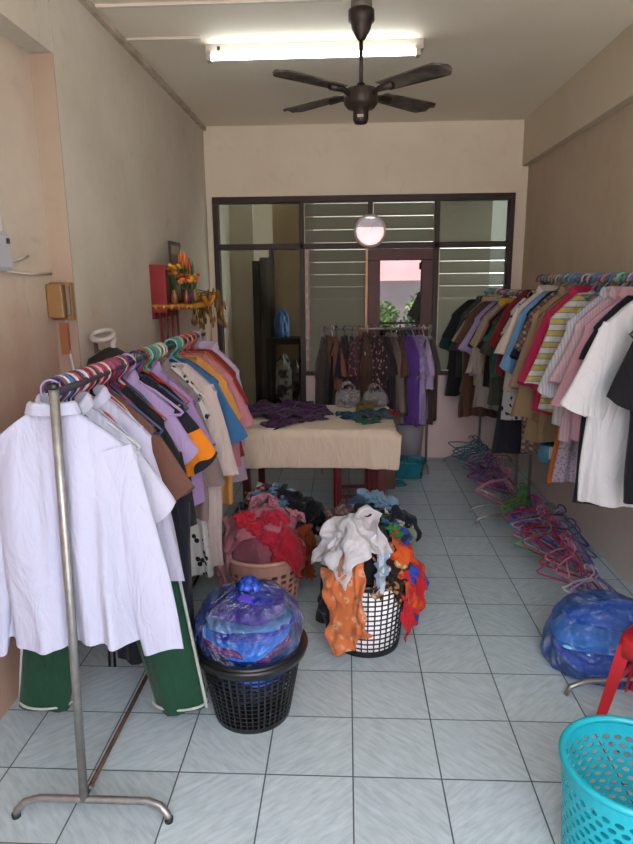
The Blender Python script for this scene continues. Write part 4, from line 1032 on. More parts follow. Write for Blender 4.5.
heap(['pink', 'magenta', 'pink', 'red'], 1.20, 3.24, 1.22, 3.40, 0.75, 0.35, 'the small pink bunch nearest the camera', 0.7)
heap(['red', 'sky blue', 'magenta', 'green', 'red', 'blue', 'magenta', 'pink', 'white', 'magenta', 'lilac', 'pink', 'magenta', 'blue', 'purple', 'magenta', 'lilac', 'purple', 'pink', 'purple'], 1.20, 3.55, 1.26, 4.12, 0.80, 0.12, 'the big magenta heap beside the rack foot', 1.0)
heap(['purple', 'navy', 'purple', 'lilac', 'navy'], 1.36, 3.60, 1.38, 3.95, 1.1, -0.2, 'the purple row against the right wall', 1.0)
heap(['lime', 'green', 'lime', 'lime', 'olive', 'green'], 1.20, 4.16, 1.24, 4.30, 0.85, 0.3, 'the green bundle by the rack post', 0.6)
heap(['pink', 'pale pink', 'pale pink'], 1.16, 4.42, 1.18, 4.50, 0.30, 0.3, 'the pale pink pair behind the green bundle', 0.5)
heap(['blue', 'pink', 'purple', 'magenta', 'magenta', 'blue', 'purple', 'pink', 'teal', 'purple', 'lilac', 'blue', 'lime', 'green', 'purple', 'teal', 'sky blue', 'green', 'blue', 'teal', 'mint', 'green', 'sky blue', 'navy', 'teal', 'grey'], 1.17, 4.80, 1.16, 5.62, 0.75, 0.22, 'the far heap in the right corner', 1.2)
heap(['lilac', 'pink'], 1.24, 4.98, 1.24, 5.02, 0.05, 0.3, 'the upright ones on the far heap', 0.4, zz=0.06)
# ================================================================== TABLE AND WHAT LIES ON IT
M_tw = mottled('red_brown_wood', '#5a1a1e', '#74262a', 10, 0.45)
tb = thing('table', 'low table under a cream cloth in the middle of the room', 'table', (-0.215, 4.36, 0))
TX, TY, TZ = 0.52, 0.42, 0.70
boxobj('tabletop', (-TX, -TY, TZ - 0.03), (TX, TY, TZ), M_tw, tb, 0.004)
for sx in (-1, 1):
    for sy in (-1, 1): boxobj('leg', (sx * (TX - 0.075) - 0.025, sy * (TY - 0.06) - 0.025, 0), (sx * (TX - 0.075) + 0.025, sy * (TY - 0.06) + 0.025, TZ - 0.03), M_tw, tb, 0.004)
boxobj('apron', (-TX + 0.06, -TY + 0.03, TZ - 0.11), (TX - 0.06, -TY + 0.05, TZ - 0.03), M_tw, tb); boxobj('apron', (-TX + 0.06, TY - 0.05, TZ - 0.11), (TX - 0.06, TY - 0.03, TZ - 0.03), M_tw, tb)
P = drape(box_collider((-0.215 - TX, 4.36 - TY, 0), (-0.215 + TX, 4.36 + TY, TZ), 0.02), (-0.215, 4.34, TZ + 0.025), (1.14, 1.24), 0, 48, 1.0, 110, 3, 0.001, grav=0.0015, iters=12, bend=0.3, mu=0.25)
tag(cloth_obj(P, 'tablecloth', FB('#ecd9c3'), thick=0.004), 'cream cloth hanging over the front of the low table', 'tablecloth')
def lay(name, label, cat, center, size, rot, mat, seed, compress=0.66, z=TZ + 0.024, n=30, group=None, noise=0.04):
    P = drape(box_collider((-9, -9, -1), (9, 9, z)), (center[0], center[1], z + 0.10), size, rot, n, compress, 70, seed, noise)
    P = crumple(P, seed, 0.035)
    return tag(cloth_obj(P, name, mat), label, cat, group)
M_pur = FB('#45244e', 'print', '#3a1c42', '#5a3466', 2)
lay('purple_blouse', 'dark purple blouse thrown on the left half of the tabletop', 'blouse', (-0.47, 4.48), (0.80, 0.62), 0.2, M_pur, 5, 0.68)
lay('purple_skirt', 'dark purple skirt reaching to the front edge of the tabletop', 'skirt', (-0.38, 4.18), (0.56, 0.30), 0.85, M_pur, 6, 0.75)
lay('folded_garment', 'dark teal and navy garment crumpled at the right of the tabletop', 'garment', (0.13, 4.36), (0.50, 0.40), 0.2, FB('#1d4a5c', 'print', '#1c2340', '#2f6a70', 1.2), 7, 0.6)
lay('green_cloth', 'small green cloth at the front of the teal garment on the tabletop', 'cloth', (0.15, 4.14), (0.2, 0.15), 0.5, FB('#2c5c3a'), 8, 0.65, n=18)
lay('olive_strap', 'olive brown strap lying across the teal garment on the tabletop', 'strap', (0.14, 4.50), (0.26, 0.07), 0.9, FB('#6e6234'), 9, 0.7, TZ + 0.06, 16)
lay('red_cloth', 'small red cloth at the right end of the teal garment on the tabletop', 'cloth', (0.31, 4.40), (0.13, 0.10), 0.1, FB('#8d1f2c'), 10, 0.7, n=16)

def plastic_bag(name, label, loc, r, h, film_m, inner=None, seed=0, handles=True, cat='bag', wr=0.05, knot=False, sy=1.0, n=40, m=26, prof=None, rz=0.0):
    rr = np.random.default_rng(seed); t = thing(name, label, cat, loc, rz)
    ph = rr.uniform(0, 6.28, 12)
    prof = prof or ([(0.55, 0), (0.9, 0.06), (1.0, 0.25), (0.98, 0.55), (0.8, 0.82), (0.35, 0.96), (0.1, 1.0)] if knot else [(0.6, 0), (0.95, 0.08), (1.0, 0.35), (0.92, 0.7), (0.75, 1.0)])
    V = []; pv = np.linspace(0, 1, len(prof)); pr_ = [p[0] for p in prof]; pz_ = [p[1] for p in prof]
    for j in range(m):
        v = j / (m - 1); rad = float(np.interp(v, pv, pr_)); z = h * float(np.interp(v, pv, pz_))
        for i in range(n):
            a = 2 * PI * i / n
            w = 1 + wr * (math.sin(3 * a + ph[0] + 4 * v) + 0.8 * math.sin(5 * a + ph[1] - 7 * v) + 0.5 * math.sin(9 * a + ph[2] + 11 * v) + 0.5 * math.sin(14 * a + ph[3] - 5 * v) + 0.35 * math.sin(23 * a + ph[5] + 9 * v))
            w -= wr * 1.5 * (abs(math.sin(2.5 * a + ph[6] + 5 * v + 1.2 * math.sin(3 * a + 4 * v))) ** 3 * 0.5 + abs(math.sin(6 * a + ph[7] - 9 * v + 1.5 * math.sin(2 * a + 7 * v))) ** 4 * 0.6)
            zz = z + h * wr * 0.6 * math.sin(4 * a + ph[4] + 6 * v) * (1 if 0 < j else 0)
            V.append((r * rad * w * math.cos(a), r * rad * w * sy * math.sin(a), max(0.003, zz)))
    b = MB(); b.grid(V, n, m, closeu=True); b.f.append(tuple(range(n))[::-1])
    if knot: b.f.append(tuple((m - 1) * n + i for i in range(n)))
    b.build('bag_film', film_m, t, sub=1)
    if handles:
        for sx in (-1, 1):
            V = []
            for k in range(14):
                a = PI * k / 13; c = Vector((0.55 * r * math.cos(a), sx * 0.25 * r, h * 0.93 + 0.5 * h * math.sin(a)))
                V += [c + Vector((-0.012 * math.sin(a + 1), 0.012, 0.008)), c + Vector((0.012 * math.sin(a), -0.012, -0.006))]
            b = MB(); b.grid(V, 2, 14); b.build('handle', film_m, t, solid=0.002)
    if inner: 
        for (cx, cy, cz, rx, rz, mat, sd) in inner:
            q = random.Random(sd); p_ = [q.uniform(0, 6.28) for _ in range(6)]; V = []
            for j in range(16):
                v = PI * j / 15
                for i in range(26):
                    a = 2 * PI * i / 26
                    w = 1 + 0.10 * math.sin(3 * a + p_[0] + 3 * v) + 0.07 * math.sin(5 * a + p_[1] - 4 * v) + 0.05 * math.sin(6 * v + p_[2])
                    V.append((cx + rx * w * math.sin(v) * math.cos(a), cy + rx * w * math.sin(v) * math.sin(a) * sy, cz + rz * w * math.cos(v)))
            b = MB(); b.grid(V, 26, 16, closeu=True); b.build('clothes_inside', mat, t, sub=1)
    return t
M_clear = film('clear_film', '#f4f0f0', '#f0eef2', 0.62, 0.15, 0.08)
plastic_bag('plastic_bag', 'clear carrier bag of clothes at the back of the table, left of two', (0.01, 4.66, TZ + 0.026), 0.105, 0.13, M_clear, [(0, 0, 0.05, 0.06, 0.035, FB('#56484c'), 1)], 4, sy=0.6)
plastic_bag('plastic_bag', 'clear carrier bag of clothes at the back of the table, right of two', (0.21, 4.66, TZ + 0.026), 0.10, 0.12, M_clear, [(0, 0, 0.045, 0.06, 0.03, FB('#5a5458'), 2)], 5, sy=0.6)

# ---- stool under the table, tub and white things behind
sl_ = thing('wooden_stool', 'red wooden stool pushed under the table', 'stool', (0.05, 4.36, 0), 0.1)
boxobj('seat', (-0.14, -0.14, 0.42), (0.14, 0.14, 0.45), M_tw, sl_, 0.006)
for sx in (-1, 1):
    for sy in (-1, 1): boxobj('leg', (sx * 0.115 - 0.018, sy * 0.115 - 0.018, 0), (sx * 0.115 + 0.018, sy * 0.115 + 0.018, 0.42), plain('red_paint', '#8a1820', 0.4), sl_, 0.003)
for sy in (-1, 1): boxobj('stretcher', (-0.1, sy * 0.115 - 0.01, 0.15), (0.1, sy * 0.115 + 0.01, 0.175), M_tw, sl_)
P = drape(box_collider((0.24, 4.90, 0), (0.40, 5.07, 0.42), 0.006), (0.32, 4.99, 0.46), (0.34, 0.40), 0.1, 24, 0.9, 70, 12, 0.01)
tag(cloth_obj(P, 'pink_cloth', FB('#d8bfc4', 'stripe', '#c9a4ac', None, 0.8)), 'pale pink and white cloth hanging over the box behind the table', 'cloth')
tag(boxobj('cardboard_box', (0.245, 4.905, 0), (0.395, 5.065, 0.42), mottled('brown_board', '#6a4a3a', '#7d5a46', 5, 0.8), None, 0.004), 'narrow brown box behind the table under a pale pink cloth', 'box')
M_turq = plain('turquoise_tub', '#1f8a9c', 0.4)
tu = thing('storage_tub', 'turquoise plastic tub on the floor behind the table', 'tub', (0.52, 5.25, 0), -0.15)
def rbox_prof(w, d, n=8, p=4.0):
    out = []
    for i in range(n * 4):
        a = 2 * PI * i / (n * 4); c, s_ = math.cos(a), math.sin(a)
        out.append((w * math.copysign(abs(c) ** (2 / p), c), d * math.copysign(abs(s_) ** (2 / p), s_)))
    return out
g = MB(); V = []
pr = rbox_prof(1, 1)
for (s_, z) in ((0.02, 0.006), (0.80, 0.006), (0.86, 0.02), (1.0, 0.15), (1.07, 0.155), (1.07, 0.14), (1.03, 0.14)):
    V += [(x * 0.14 * s_, y * 0.11 * s_, z) for x, y in pr]
g.grid(V, len(pr), 7, closeu=True); g.build('tub_body', M_turq, tu, solid=0.003)
P = drape(ell_collider((0.52, 5.25, 0.08), (0.13, 0.10, 0.09)), (0.52, 5.25, 0.26), (0.34, 0.28), 0.3, 22, 0.7, 70, 21, 0.03)
tag(cloth_obj(P, 'turquoise_cloth', FB('#2b7f92')), 'turquoise cloth heaped over the tub behind the table', 'cloth')
P = drape(box_collider((9, 9, 9), (9.1, 9.1, 9.1)), (0.37, 5.02, 0.12), (0.3, 0.22), 0.3, 20, 0.6, 70, 22, 0.03)
tag(cloth_obj(P, 'teal_cloth', FB('#2a8d9c')), 'teal cloth lying on the floor beside the turquoise tub', 'cloth')
bk = thing('white_bucket', 'tall white bin standing by the rear wall behind the turquoise tub', 'bin', (0.57, 5.60, 0))
MB().lathe([(0.0, 0.01), (0.10, 0.0), (0.13, 0.40), (0.135, 0.41), (0.13, 0.415), (0.10, 0.03)], 24, caps=False).build('bin_body', plain('bin_white', '#c0c2c8', 0.4), bk)
MB().lathe([(0.13, 0.06), (0.115, 0.062), (0.115, 0.03), (0.108, 0.03)], 24, caps=False).build('beige_band', plain('bin_beige', '#b5a48c', 0.5), bk)

# ================================================================== REAR RACK
ALBEDO = 0.95
br_ = thing('clothes_rack', 'low clothes rack in front of the louvre window', 'clothes rack', (0.25, 5.5, 0))
MB().tube([(-0.48, 0, 1.245), (0.48, 0, 1.245)], 0.010, 10).build('hanging_rail', M_steel, br_)
for sx in (-1, 1):
    MB().tube([(sx * 0.46, 0, 0.05), (sx * 0.46, 0, 1.26)], 0.011, 10).build('post', M_steel, br_)
    MB().tube([(sx * 0.46, -0.2, 0.01), (sx * 0.46, -0.15, 0.05), (sx * 0.46, 0.15, 0.05), (sx * 0.46, 0.2, 0.01)], 0.010, 8).build('foot', M_steel, br_)
def hb(x, kind, col, short, hcol, cat='shirt', pat=None, c2=None, c3=None, ps=1.0, **kw):
    rz = PI / 2 + random.uniform(-.5, .5); seed = int((x + 2) * 777) % 991
    garment(kind, (x, 5.5, 1.255), FB(col, pat, c2, c3, ps), short + ' on the low rack by the window', cat, 'clothes on the low rack by the window', rz, seed, **kw)
    hanger(hcol, (x, 5.5, 1.255), f'{hcol} hanger carrying the {short} by the window', 'hangers on the low rack', (0, 0, rz), seed % 3)
kw = dict(w=0.20, th=0.05, fold=0.012)
hb(-0.19, 'dress', '#3d3836', 'charcoal dress', 'grey', 'dress', L=0.72, sl=0.2, **kw)
hb(-0.12, 'blouse', '#6f4c3c', 'rust brown blouse', 'white', 'blouse', L=0.42, sl=0.2, **kw)
hb(-0.09, 'skirt', '#17161a', 'black skirt below the rust brown blouse', 'black', 'skirt', w=0.17, L=0.72, th=0.05)
hb(-0.02, 'tee', '#27202e', 'dark plum tee', 'navy', L=0.6, sl=0.2, **kw)
hb(0.05, 'dress', '#3a2a3c', 'plum dress with orange flowers', 'purple', 'dress', pat='floral', c2='#b85a40', L=0.62, sl=0.2, **kw)
hb(0.11, 'dress', '#4a3036', 'maroon print dress', 'red', 'dress', pat='floral', c2='#80605a', L=0.68, sl=0.2, **kw)
hb(0.18, 'shirt', '#4a3428', 'dark brown shirt', 'cream', L=0.6, sl=0.2, **kw)
hb(0.25, 'dress', '#35222c', 'dark dress with pale flowers', 'grey', 'dress', pat='floral', c2='#a08878', ps=1.2, L=0.66, sl=0.2, **kw)
hb(0.32, 'blouse', '#28222a', 'black tunic', 'black', 'blouse', L=0.66, sl=0.2, **kw)
hb(0.39, 'long', '#6c625e', 'grey taupe shirt', 'white', L=0.72, sl=0.5, ang=14, **kw)
hb(0.46, 'tee', '#54382f', 'chestnut brown tee', 'orange', L=0.66, sl=0.2, **kw)
hb(0.525, 'dress', '#5c3a8e', 'bright purple dress', 'purple', 'dress', L=0.76, sl=0.2, **kw)
hb(0.575, 'dress', '#8a78a8', 'lavender dress', 'lilac', 'dress', L=0.74, sl=0.2, **kw)
hb(0.62, 'dress', '#9c8cb4', 'pale lavender dress', 'pink', 'dress', pat='stripe', c2='#8a7aa6', L=0.70, sl=0.22, **kw)
hb(0.66, 'blouse', '#a697b8', 'pale lilac blouse', 'white', 'blouse', L=0.44, sl=0.2, **kw)
hb(0.715, 'dress', '#4d3c36', 'dark brown long dress at the right end', 'cream', 'dress', L=0.76, sl=0.2, **kw)

ALBEDO = 0.62
# ================================================================== BASKETS AND THE CLOTHES IN THEM
def basket_mesh(r0, r1, h, nc, nr, fill=0.62, zb=0.02, ztop=0.03, hole='square', wave=0.0, zs=None):
    """lattice wall with real holes"""
    b = MB(); zs = np.linspace(zb, h - ztop, nr + 1)
    R = lambda z: r0 + (r1 - r0) * z / h
    def P(a, z): return (R(z) * math.cos(a), R(z) * math.sin(a), z)
    for j in range(nr):
        for i in range(nc):
            a0, a1 = 2 * PI * i / nc, 2 * PI * (i + 1) / nc
            if hole == 'round' and j % 2: a0 += PI / nc; a1 += PI / nc
            z0, z1 = zs[j], zs[j + 1]; am, zm = (a0 + a1) / 2, (z0 + z1) / 2
            if hole == 'square':
                q = (1 - fill) / 2
                A = [(a0, z0), (a1, z0), (a1, z1), (a0, z1)]; I = [(a0 + (a1 - a0) * (q if k in (0, 3) else 1 - q), z0 + (z1 - z0) * (q if k < 2 else 1 - q)) for k in range(4)]
            else:
                A = [(a0, z0), (am, z0), (a1, z0), (a1, zm), (a1, z1), (am, z1), (a0, z1), (a0, zm)]
                I = [(am + (a1 - a0) * 0.5 * fill * c, zm + (z1 - z0) * 0.5 * fill * s_) for c, s_ in ((-.71, -.71), (0, -1), (.71, -.71), (1, 0), (.71, .71), (0, 1), (-.71, .71), (-1, 0))]
            k = len(A)
            vs = [P(*p) for p in A] + [P(*p) for p in I]
            b.add(vs, [(m, (m + 1) % k, k + (m + 1) % k, k + m) for m in range(k)])
    n = 48
    for z0, z1 in ((0.0, zb), (h - ztop, h)):
        V = [P(2 * PI * i / n, z) for z in (z0, z1) for i in range(n)]
        b.grid(V, n, 2, closeu=True)
    return b
def basket(name, label, loc, r0, r1, h, nc, nr, mat, fill=0.62, hole='square', rim=0.012, cat='basket', ztop=0.03, rotz=0.0, skirt=0.0, zb=0.02):
    t = thing(name, label, cat, loc, rotz)
    basket_mesh(r0, r1, h, nc, nr, fill, zb, ztop, hole).build('lattice_wall', mat, t, solid=0.004, smooth=False)
    MB().tube([(r1 * math.cos(a), r1 * math.sin(a), h) for a in np.linspace(0, 2 * PI, 49)[:-1]], rim, 8, closed=True).build('rim', mat, t)
    MB().lathe([(0.0, 0.006), (r0, 0.006), (r0 + 0.004, 0.016), (r0 - 0.006, 0.012), (0, 0.010)], 40, caps=False).build('base', mat, t)
    if skirt: MB().lathe([(r1, h), (r1 + skirt, h + 0.004), (r1 + skirt + 0.006, h - 0.006), (r1 + skirt * 0.9, h - 0.03), (r1 + skirt * 0.85, h - 0.028)], 48, caps=False).build('rim_lip', mat, t)
    return t
M_blk = plain('black_plastic', '#17171a', 0.35)
# black basket with the blue bag
BX, BY = -0.368, 2.19
basket('laundry_basket', 'black lattice basket in front, holding a blue bag of clothes', (BX, BY, 0), 0.145, 0.200, 0.30, 44, 13, M_blk, 0.74, skirt=0.016, ztop=0.025)
M_bfilm = film('blue_film', '#bcd2fa', '#2f78f4', 0.68, 0.10, 0.16)
BPROF = [(0.55, 0), (0.70, 0.12), (0.86, 0.40), (0.99, 0.52), (1.05, 0.62), (1.04, 0.72), (0.95, 0.82), (0.72, 0.91), (0.36, 0.96), (0.10, 1.0)]
bg = plastic_bag('plastic_bag', 'tied blue plastic bag of clothes in the black basket', (BX, BY, 0.09), 0.198, 0.435, M_bfilm, None, 8, False, 'bag', 0.021, knot=True, n=120, m=64, prof=BPROF)
def lump(name, label, loc, rx, ry, rz, mat, seed, rot=0.0, wob=0.05):
    q = random.Random(seed); p_ = [q.uniform(0, 6.28) for _ in range(6)]; V = []
    for j in range(18):
        v = PI * j / 17
        for i in range(36):
            a = 2 * PI * i / 36
            w = 1 + wob * (math.sin(3 * a + p_[0] + 3 * v) + 0.7 * math.sin(5 * a + p_[1] - 4 * v) + 0.6 * math.sin(6 * v + p_[2]) + 0.4 * math.sin(9 * a + p_[3] + 5 * v))
            V.append((rx * w * math.sin(v) ** 0.7 * math.cos(a), ry * w * math.sin(v) ** 0.7 * math.sin(a), rz * w * math.cos(v) + rz * 0.5 * math.sin(2 * a + p_[4]) * math.sin(v)))
    b = MB(); b.grid(V, 36, 18, closeu=True); o = b.build(name, mat, sub=1, loc=loc); o.rotation_euler = (q.uniform(-.16, .16), q.uniform(-.16, .16), rot)
    return tag(o, label, 'cloth', 'clothes inside the blue bags')
ALBEDO = 1.0
for k, (nm, c, z, rx, rz_, dx, dy) in enumerate((('black_cloth', '#141420', 0.15, 0.125, 0.06, 0, 0), ('blue_cloth', '#3a7af0', 0.225, 0.150, 0.045, -0.008, -0.008), ('dark_cloth', '#16182c', 0.285, 0.165, 0.028, 0.005, 0.008), ('red_cloth', '#e8284a', 0.325, 0.165, 0.023, -0.012, -0.012), ('cyan_cloth', '#22c4ff', 0.358, 0.165, 0.023, -0.005, -0.014), ('navy_cloth', '#1c38b0', 0.39, 0.165, 0.020, 0.010, 0.0), ('pale_teal_cloth', '#8fd0c8', 0.415, 0.163, 0.017, -0.006, -0.012), ('purple_cloth', '#8a3a8c', 0.450, 0.145, 0.028, -0.004, -0.004), ('indigo_cloth', '#4a38a8', 0.490, 0.09, 0.018, 0.01, 0.01))):
    lump(nm, f'{nm.replace("_cloth", "").replace("_", " ")} cloth seen through the blue bag in the black basket', (BX + dx, BY + dy, z), rx, rx, rz_, FB(c), 60 + k, k * 1.3)
b = MB(); rr = random.Random(3)
for k in range(9):
    a = 2 * PI * k / 9 + rr.uniform(-.3, .3); l = rr.uniform(0.03, 0.06)
    V = []
    for j in range(4):
        q = j / 3
        for s_ in (-1, 1): V.append((l * q * math.cos(a) + s_ * 0.02 * (0.3 + q) * -math.sin(a), l * q * math.sin(a) + s_ * 0.02 * (0.3 + q) * math.cos(a), 0.42 + 0.05 * math.sin(q * 2.2) - 0.02 * q * q))
    b.grid(V, 2, 4)
b.lathe([(0.03, 0.415), (0.018, 0.435), (0.026, 0.455), (0.006, 0.47)], 10)
b.build('knot', plain('blue_knot', '#2448b0', 0.25), bg, solid=0.002)

ALBEDO = 0.62
# white-filled checked basket
WX, WY = 0.095, 2.70
basket('laundry_basket', 'black grid basket with white lining, clothes spilling over its rim', (WX, WY, 0), 0.150, 0.190, 0.36, 36, 13, M_blk, 0.80, ztop=0.02)
ALBEDO = 0.95
lin = MB(); lin.lathe([(0.0, 0.02), (0.14, 0.02), (0.148, 0.03), (0.184, 0.345), (0.0, 0.345)], 40, caps=False)
tag(lin.build('white_lining', plain('white_sheet', '#ffffff', 0.8), loc=(WX, WY, 0)), 'white sheet lining the black grid basket', 'cloth')
ALBEDO = 0.62
PX, PY = -0.42, 2.98
M_pk = mottled('pink_plastic', '#c98f80', '#d49c8c', 4, 0.45)
basket('laundry_basket', 'pale pink lattice basket behind the black one, red clothes on top', (PX, PY, 0), 0.155, 0.205, 0.33, 24, 5, M_pk, 0.6, ztop=0.06, zb=0.1)
basket('laundry_basket', 'hidden dark basket under the far left clothes heap', (-0.42, 3.42, 0), 0.16, 0.20, 0.30, 26, 7, M_blk, 0.6)
basket('laundry_basket', 'dark basket under the far right clothes heap', (0.12, 3.30, 0), 0.16, 0.20, 0.30, 26, 7, M_blk, 0.6)

def core(cx, cy, rx, ry, z0, rz, name, label, mat, seed):
    q = random.Random(seed); ph = [q.uniform(0, 6.28) for _ in range(4)]; V = []
    for j in range(14):
        v = (PI / 2) * j / 13 * 0.985
        for i in range(36):
            a = 2 * PI * i / 36; w = 0.93 + 0.05 * math.sin(4 * a + ph[0] + 3 * v) + 0.03 * math.sin(7 * a + ph[1])
            V.append((rx * w * math.cos(v) * math.cos(a), ry * w * math.cos(v) * math.sin(a), rz * 0.96 * math.sin(v)))
    b = MB(); b.grid(V, 36, 14, closeu=True); b.f.append(tuple(range(36))[::-1]); b.f.append(tuple(13 * 36 + i for i in range(36)))
    tag(b.build(name, mat, loc=(cx, cy, z0)), label, 'cloth')
G_ = 'crumpled clothes in the baskets'
def pile(cx, cy, rx, ry, z0, rz, cyl, items):
    for k, (name, label, mat, px, py, sx, sy, rot, comp, seed) in enumerate(items):
        P = drape(ell_collider((cx, cy, z0), (rx, ry, rz), 0.004 + 0.0065 * k, cyl), (cx + px, cy + py, z0 + rz + 0.09), (sx, sy), rot, 26, comp, 85, seed, 0.035, iters=4)
        P = crumple(P, seed, 0.030 if 'hanging' not in label else 0.016)
        tag(cloth_obj(P, name, mat if not isinstance(mat, str) else FB(mat)), label, 'cloth', G_)

# checked basket heap
core(WX, WY, 0.165, 0.165, 0.34, 0.20, 'dark_cloth', 'dark clothes packed inside the black grid basket', FB('#24222a'), 1)
pile(WX, WY, 0.185, 0.185, 0.34, 0.21, [(WX, WY, 0.15, 0.195, 0.36)], [
    ('patterned_cloth', 'brown leopard patterned cloth at the rim of the black grid basket', FB('#2a1c18', 'print', '#b07a4a', '#d8b890', 1.6), 0.06, -0.12, 0.26, 0.20, 0.2, 0.7, 31),
    ('black_cloth', 'black cloth hanging over the left side of the black grid basket', '#1b1a20', -0.17, -0.05, 0.26, 0.34, 0.3, 0.7, 32),
    ('dark_grey_cloth', 'dark grey cloth at the back top of the black grid basket', '#2c2a34', 0.0, 0.06, 0.36, 0.30, 0.1, 0.7, 33),
    ('red_cloth', 'bright red cloth hanging over the right of the black grid basket', '#c8202e', 0.18, -0.06, 0.22, 0.30, -0.2, 0.75, 34),
    ('multicolour_shirt', 'orange, blue and red shirt at the right of the black grid basket', FB('#d8571c', 'blocks', '#c8282c', '#2a48b0', 1.5), 0.17, -0.02, 0.32, 0.30, 0.1, 0.7, 35),
    ('green_blue_cloth', 'green and blue cloth on the top right of the black grid basket', FB('#1f7a3a', 'blocks', '#2440a8', '#1f7a3a', 1.2), 0.09, 0.06, 0.24, 0.2, 0.6, 0.7, 36),
    ('black_shirt', 'black shirt on the top of the black grid basket behind the white one', '#1c1b22', 0.01, 0.05, 0.24, 0.2, -0.5, 0.7, 37),
    ('grey_print_cloth', 'grey marbled cloth under the white shirt on the grid basket', FB('#b8b4b2', 'floral', '#5c585c', None, 0.9), -0.10, -0.10, 0.26, 0.22, 0.2, 0.62, 38),
    ('orange_print_cloth', 'orange flowered cloth hanging down the front of the grid basket', FB('#dc7a48', 'floral', '#e8b48c', '#b8402c', 1.0), -0.10, -0.25, 0.25, 0.30, -0.05, 0.9, 39),
    ('white_shirt', 'crumpled white shirt on top of the black grid basket', FB('#dedbe2', 'print', '#dedbe2', '#b8b4be', 0.3), -0.065, -0.075, 0.38, 0.36, 0.5, 0.62, 40),
    ('pale_blue_towel', 'pale blue and white towel hanging over the front of the grid basket', FB('#d5dde8', 'stripe', '#9ab8d8', None, 0.8), 0.045, -0.18, 0.10, 0.22, 0.1, 0.85, 41),
])
# pink basket heap
core(PX, PY, 0.19, 0.19, 0.31, 0.22, 'maroon_cloth', 'rose brown clothes packed inside the pale pink basket', FB('#8a4a58'), 2)
pile(PX, PY, 0.195, 0.195, 0.31, 0.22, [(PX, PY, 0.155, 0.208, 0.33)], [
    ('rose_cloth', 'dusty rose cloth across the top of the pink basket', '#a8606e', -0.02, 0.0, 0.48, 0.38, 0.2, 0.6, 51),
    ('pale_pink_towel', 'pale pink towel hanging over the left of the pink basket', '#b87e84', -0.17, -0.06, 0.22, 0.40, 0.2, 0.72, 52),
    ('red_cloth', 'red cloth hanging over the front of the pink basket', FB('#a8142c'), 0.12, -0.10, 0.26, 0.24, 0.3, 0.7, 54),
    ('crimson_lace_cloth', 'crimson patterned cloth in the middle of the pink basket', FB('#b01c3a', 'floral', '#8c1c30', None, 1.6), 0.02, -0.09, 0.24, 0.17, -0.2, 0.66, 55),
    ('scarlet_cloth', 'bright scarlet cloth at the left front of the pink basket', '#c01830', -0.06, -0.10, 0.13, 0.13, 0.4, 0.7, 56),
    ('pink_print_cloth', 'pink patterned cloth on top of the pink basket', FB('#c07a86', 'print', '#a86070', '#d0a0a4', 1.6), 0.05, 0.08, 0.32, 0.22, -0.3, 0.6, 53),
])
# two rear heaps
core(-0.42, 3.42, 0.22, 0.18, 0.26, 0.20, 'grey_cloth', 'grey clothes packed inside the far left heap', FB('#3c3e4c'), 3)
pile(-0.42, 3.42, 0.235, 0.19, 0.27, 0.20, [(-0.42, 3.42, 0.16, 0.205, 0.30)], [
    ('blue_grey_cloth', 'blue grey denim cloth at the left of the far left heap', '#4c6484', -0.20, 0.0, 0.24, 0.36, 0.2, 0.7, 61),
    ('sky_blue_cloth', 'pale blue patterned cloth across the far left heap', FB('#6d92b4', 'print', '#34486a', '#a8c0d0', 1.4), 0.0, -0.04, 0.30, 0.22, 0.5, 0.62, 62),
    ('white_pink_cloth', 'white and pink cloth at the back of the far left heap', FB('#c8b4b0', 'blocks', '#6a2a34', '#c89a98', 1.6), -0.08, 0.08, 0.22, 0.18, 0.1, 0.6, 63),
    ('black_cloth', 'large black cloth on the right of the far left heap', '#15141a', 0.14, 0.0, 0.30, 0.30, -0.4, 0.66, 64),
    ('orange_brown_cloth', 'orange brown cloth at the front of the far left heap', '#9a4424', 0.17, -0.16, 0.22, 0.18, 0.2, 0.66, 65),
    ('black_white_cloth', 'black and white cloth on top of the far left heap', FB('#1c1b22', 'print', '#b8b2bc', None, 1.0), 0.20, 0.08, 0.22, 0.18, 0.4, 0.66, 66),
])
core(0.12, 3.30, 0.20, 0.18, 0.25, 0.20, 'navy_cloth', 'navy clothes packed inside the far right heap', FB('#22263a'), 4)
pile(0.12, 3.30, 0.215, 0.19, 0.26, 0.20, [(0.12, 3.30, 0.16, 0.205, 0.30)], [
    ('brown_print_cloth', 'brown patterned cloth at the left of the far right heap', FB('#6a4a48', 'print', '#a8807a', '#38282c', 1.4), -0.16, 0.0, 0.26, 0.30, 0.2, 0.66, 71),
    ('denim_cloth', 'blue denim cloth at the back of the far right heap', '#3a5272', 0.02, 0.08, 0.30, 0.24, 0.0, 0.66, 72),
    ('navy_shirt', 'dark navy shirt at the right of the far right heap', '#1d2234', 0.16, 0.04, 0.28, 0.28, 0.3, 0.7, 73),
    ('light_blue_cloth', 'light blue cloth on top of the far right heap', '#7d9cb8', 0.04, 0.0, 0.22, 0.12, -0.4, 0.66, 74),
    ('mauve_cloth', 'mauve pink cloth at the front of the far right heap', FB('#7a5460', 'print', '#a88088', None, 1.5), -0.08, -0.10, 0.24, 0.18, 0.3, 0.64, 75),
    ('lime_cloth', 'black cloth with lime bands at the right of the far right heap', FB('#1b1c1e', 'hstripe', '#8a9a34', '#d8d8d0', 0.9), 0.14, -0.08, 0.24, 0.16, 0.3, 0.7, 76),
    ('pale_green_cloth', 'small pale green cloth at the right front of the far right heap', '#8a9a78', 0.20, -0.12, 0.10, 0.12, 0.2, 0.7, 77),
])

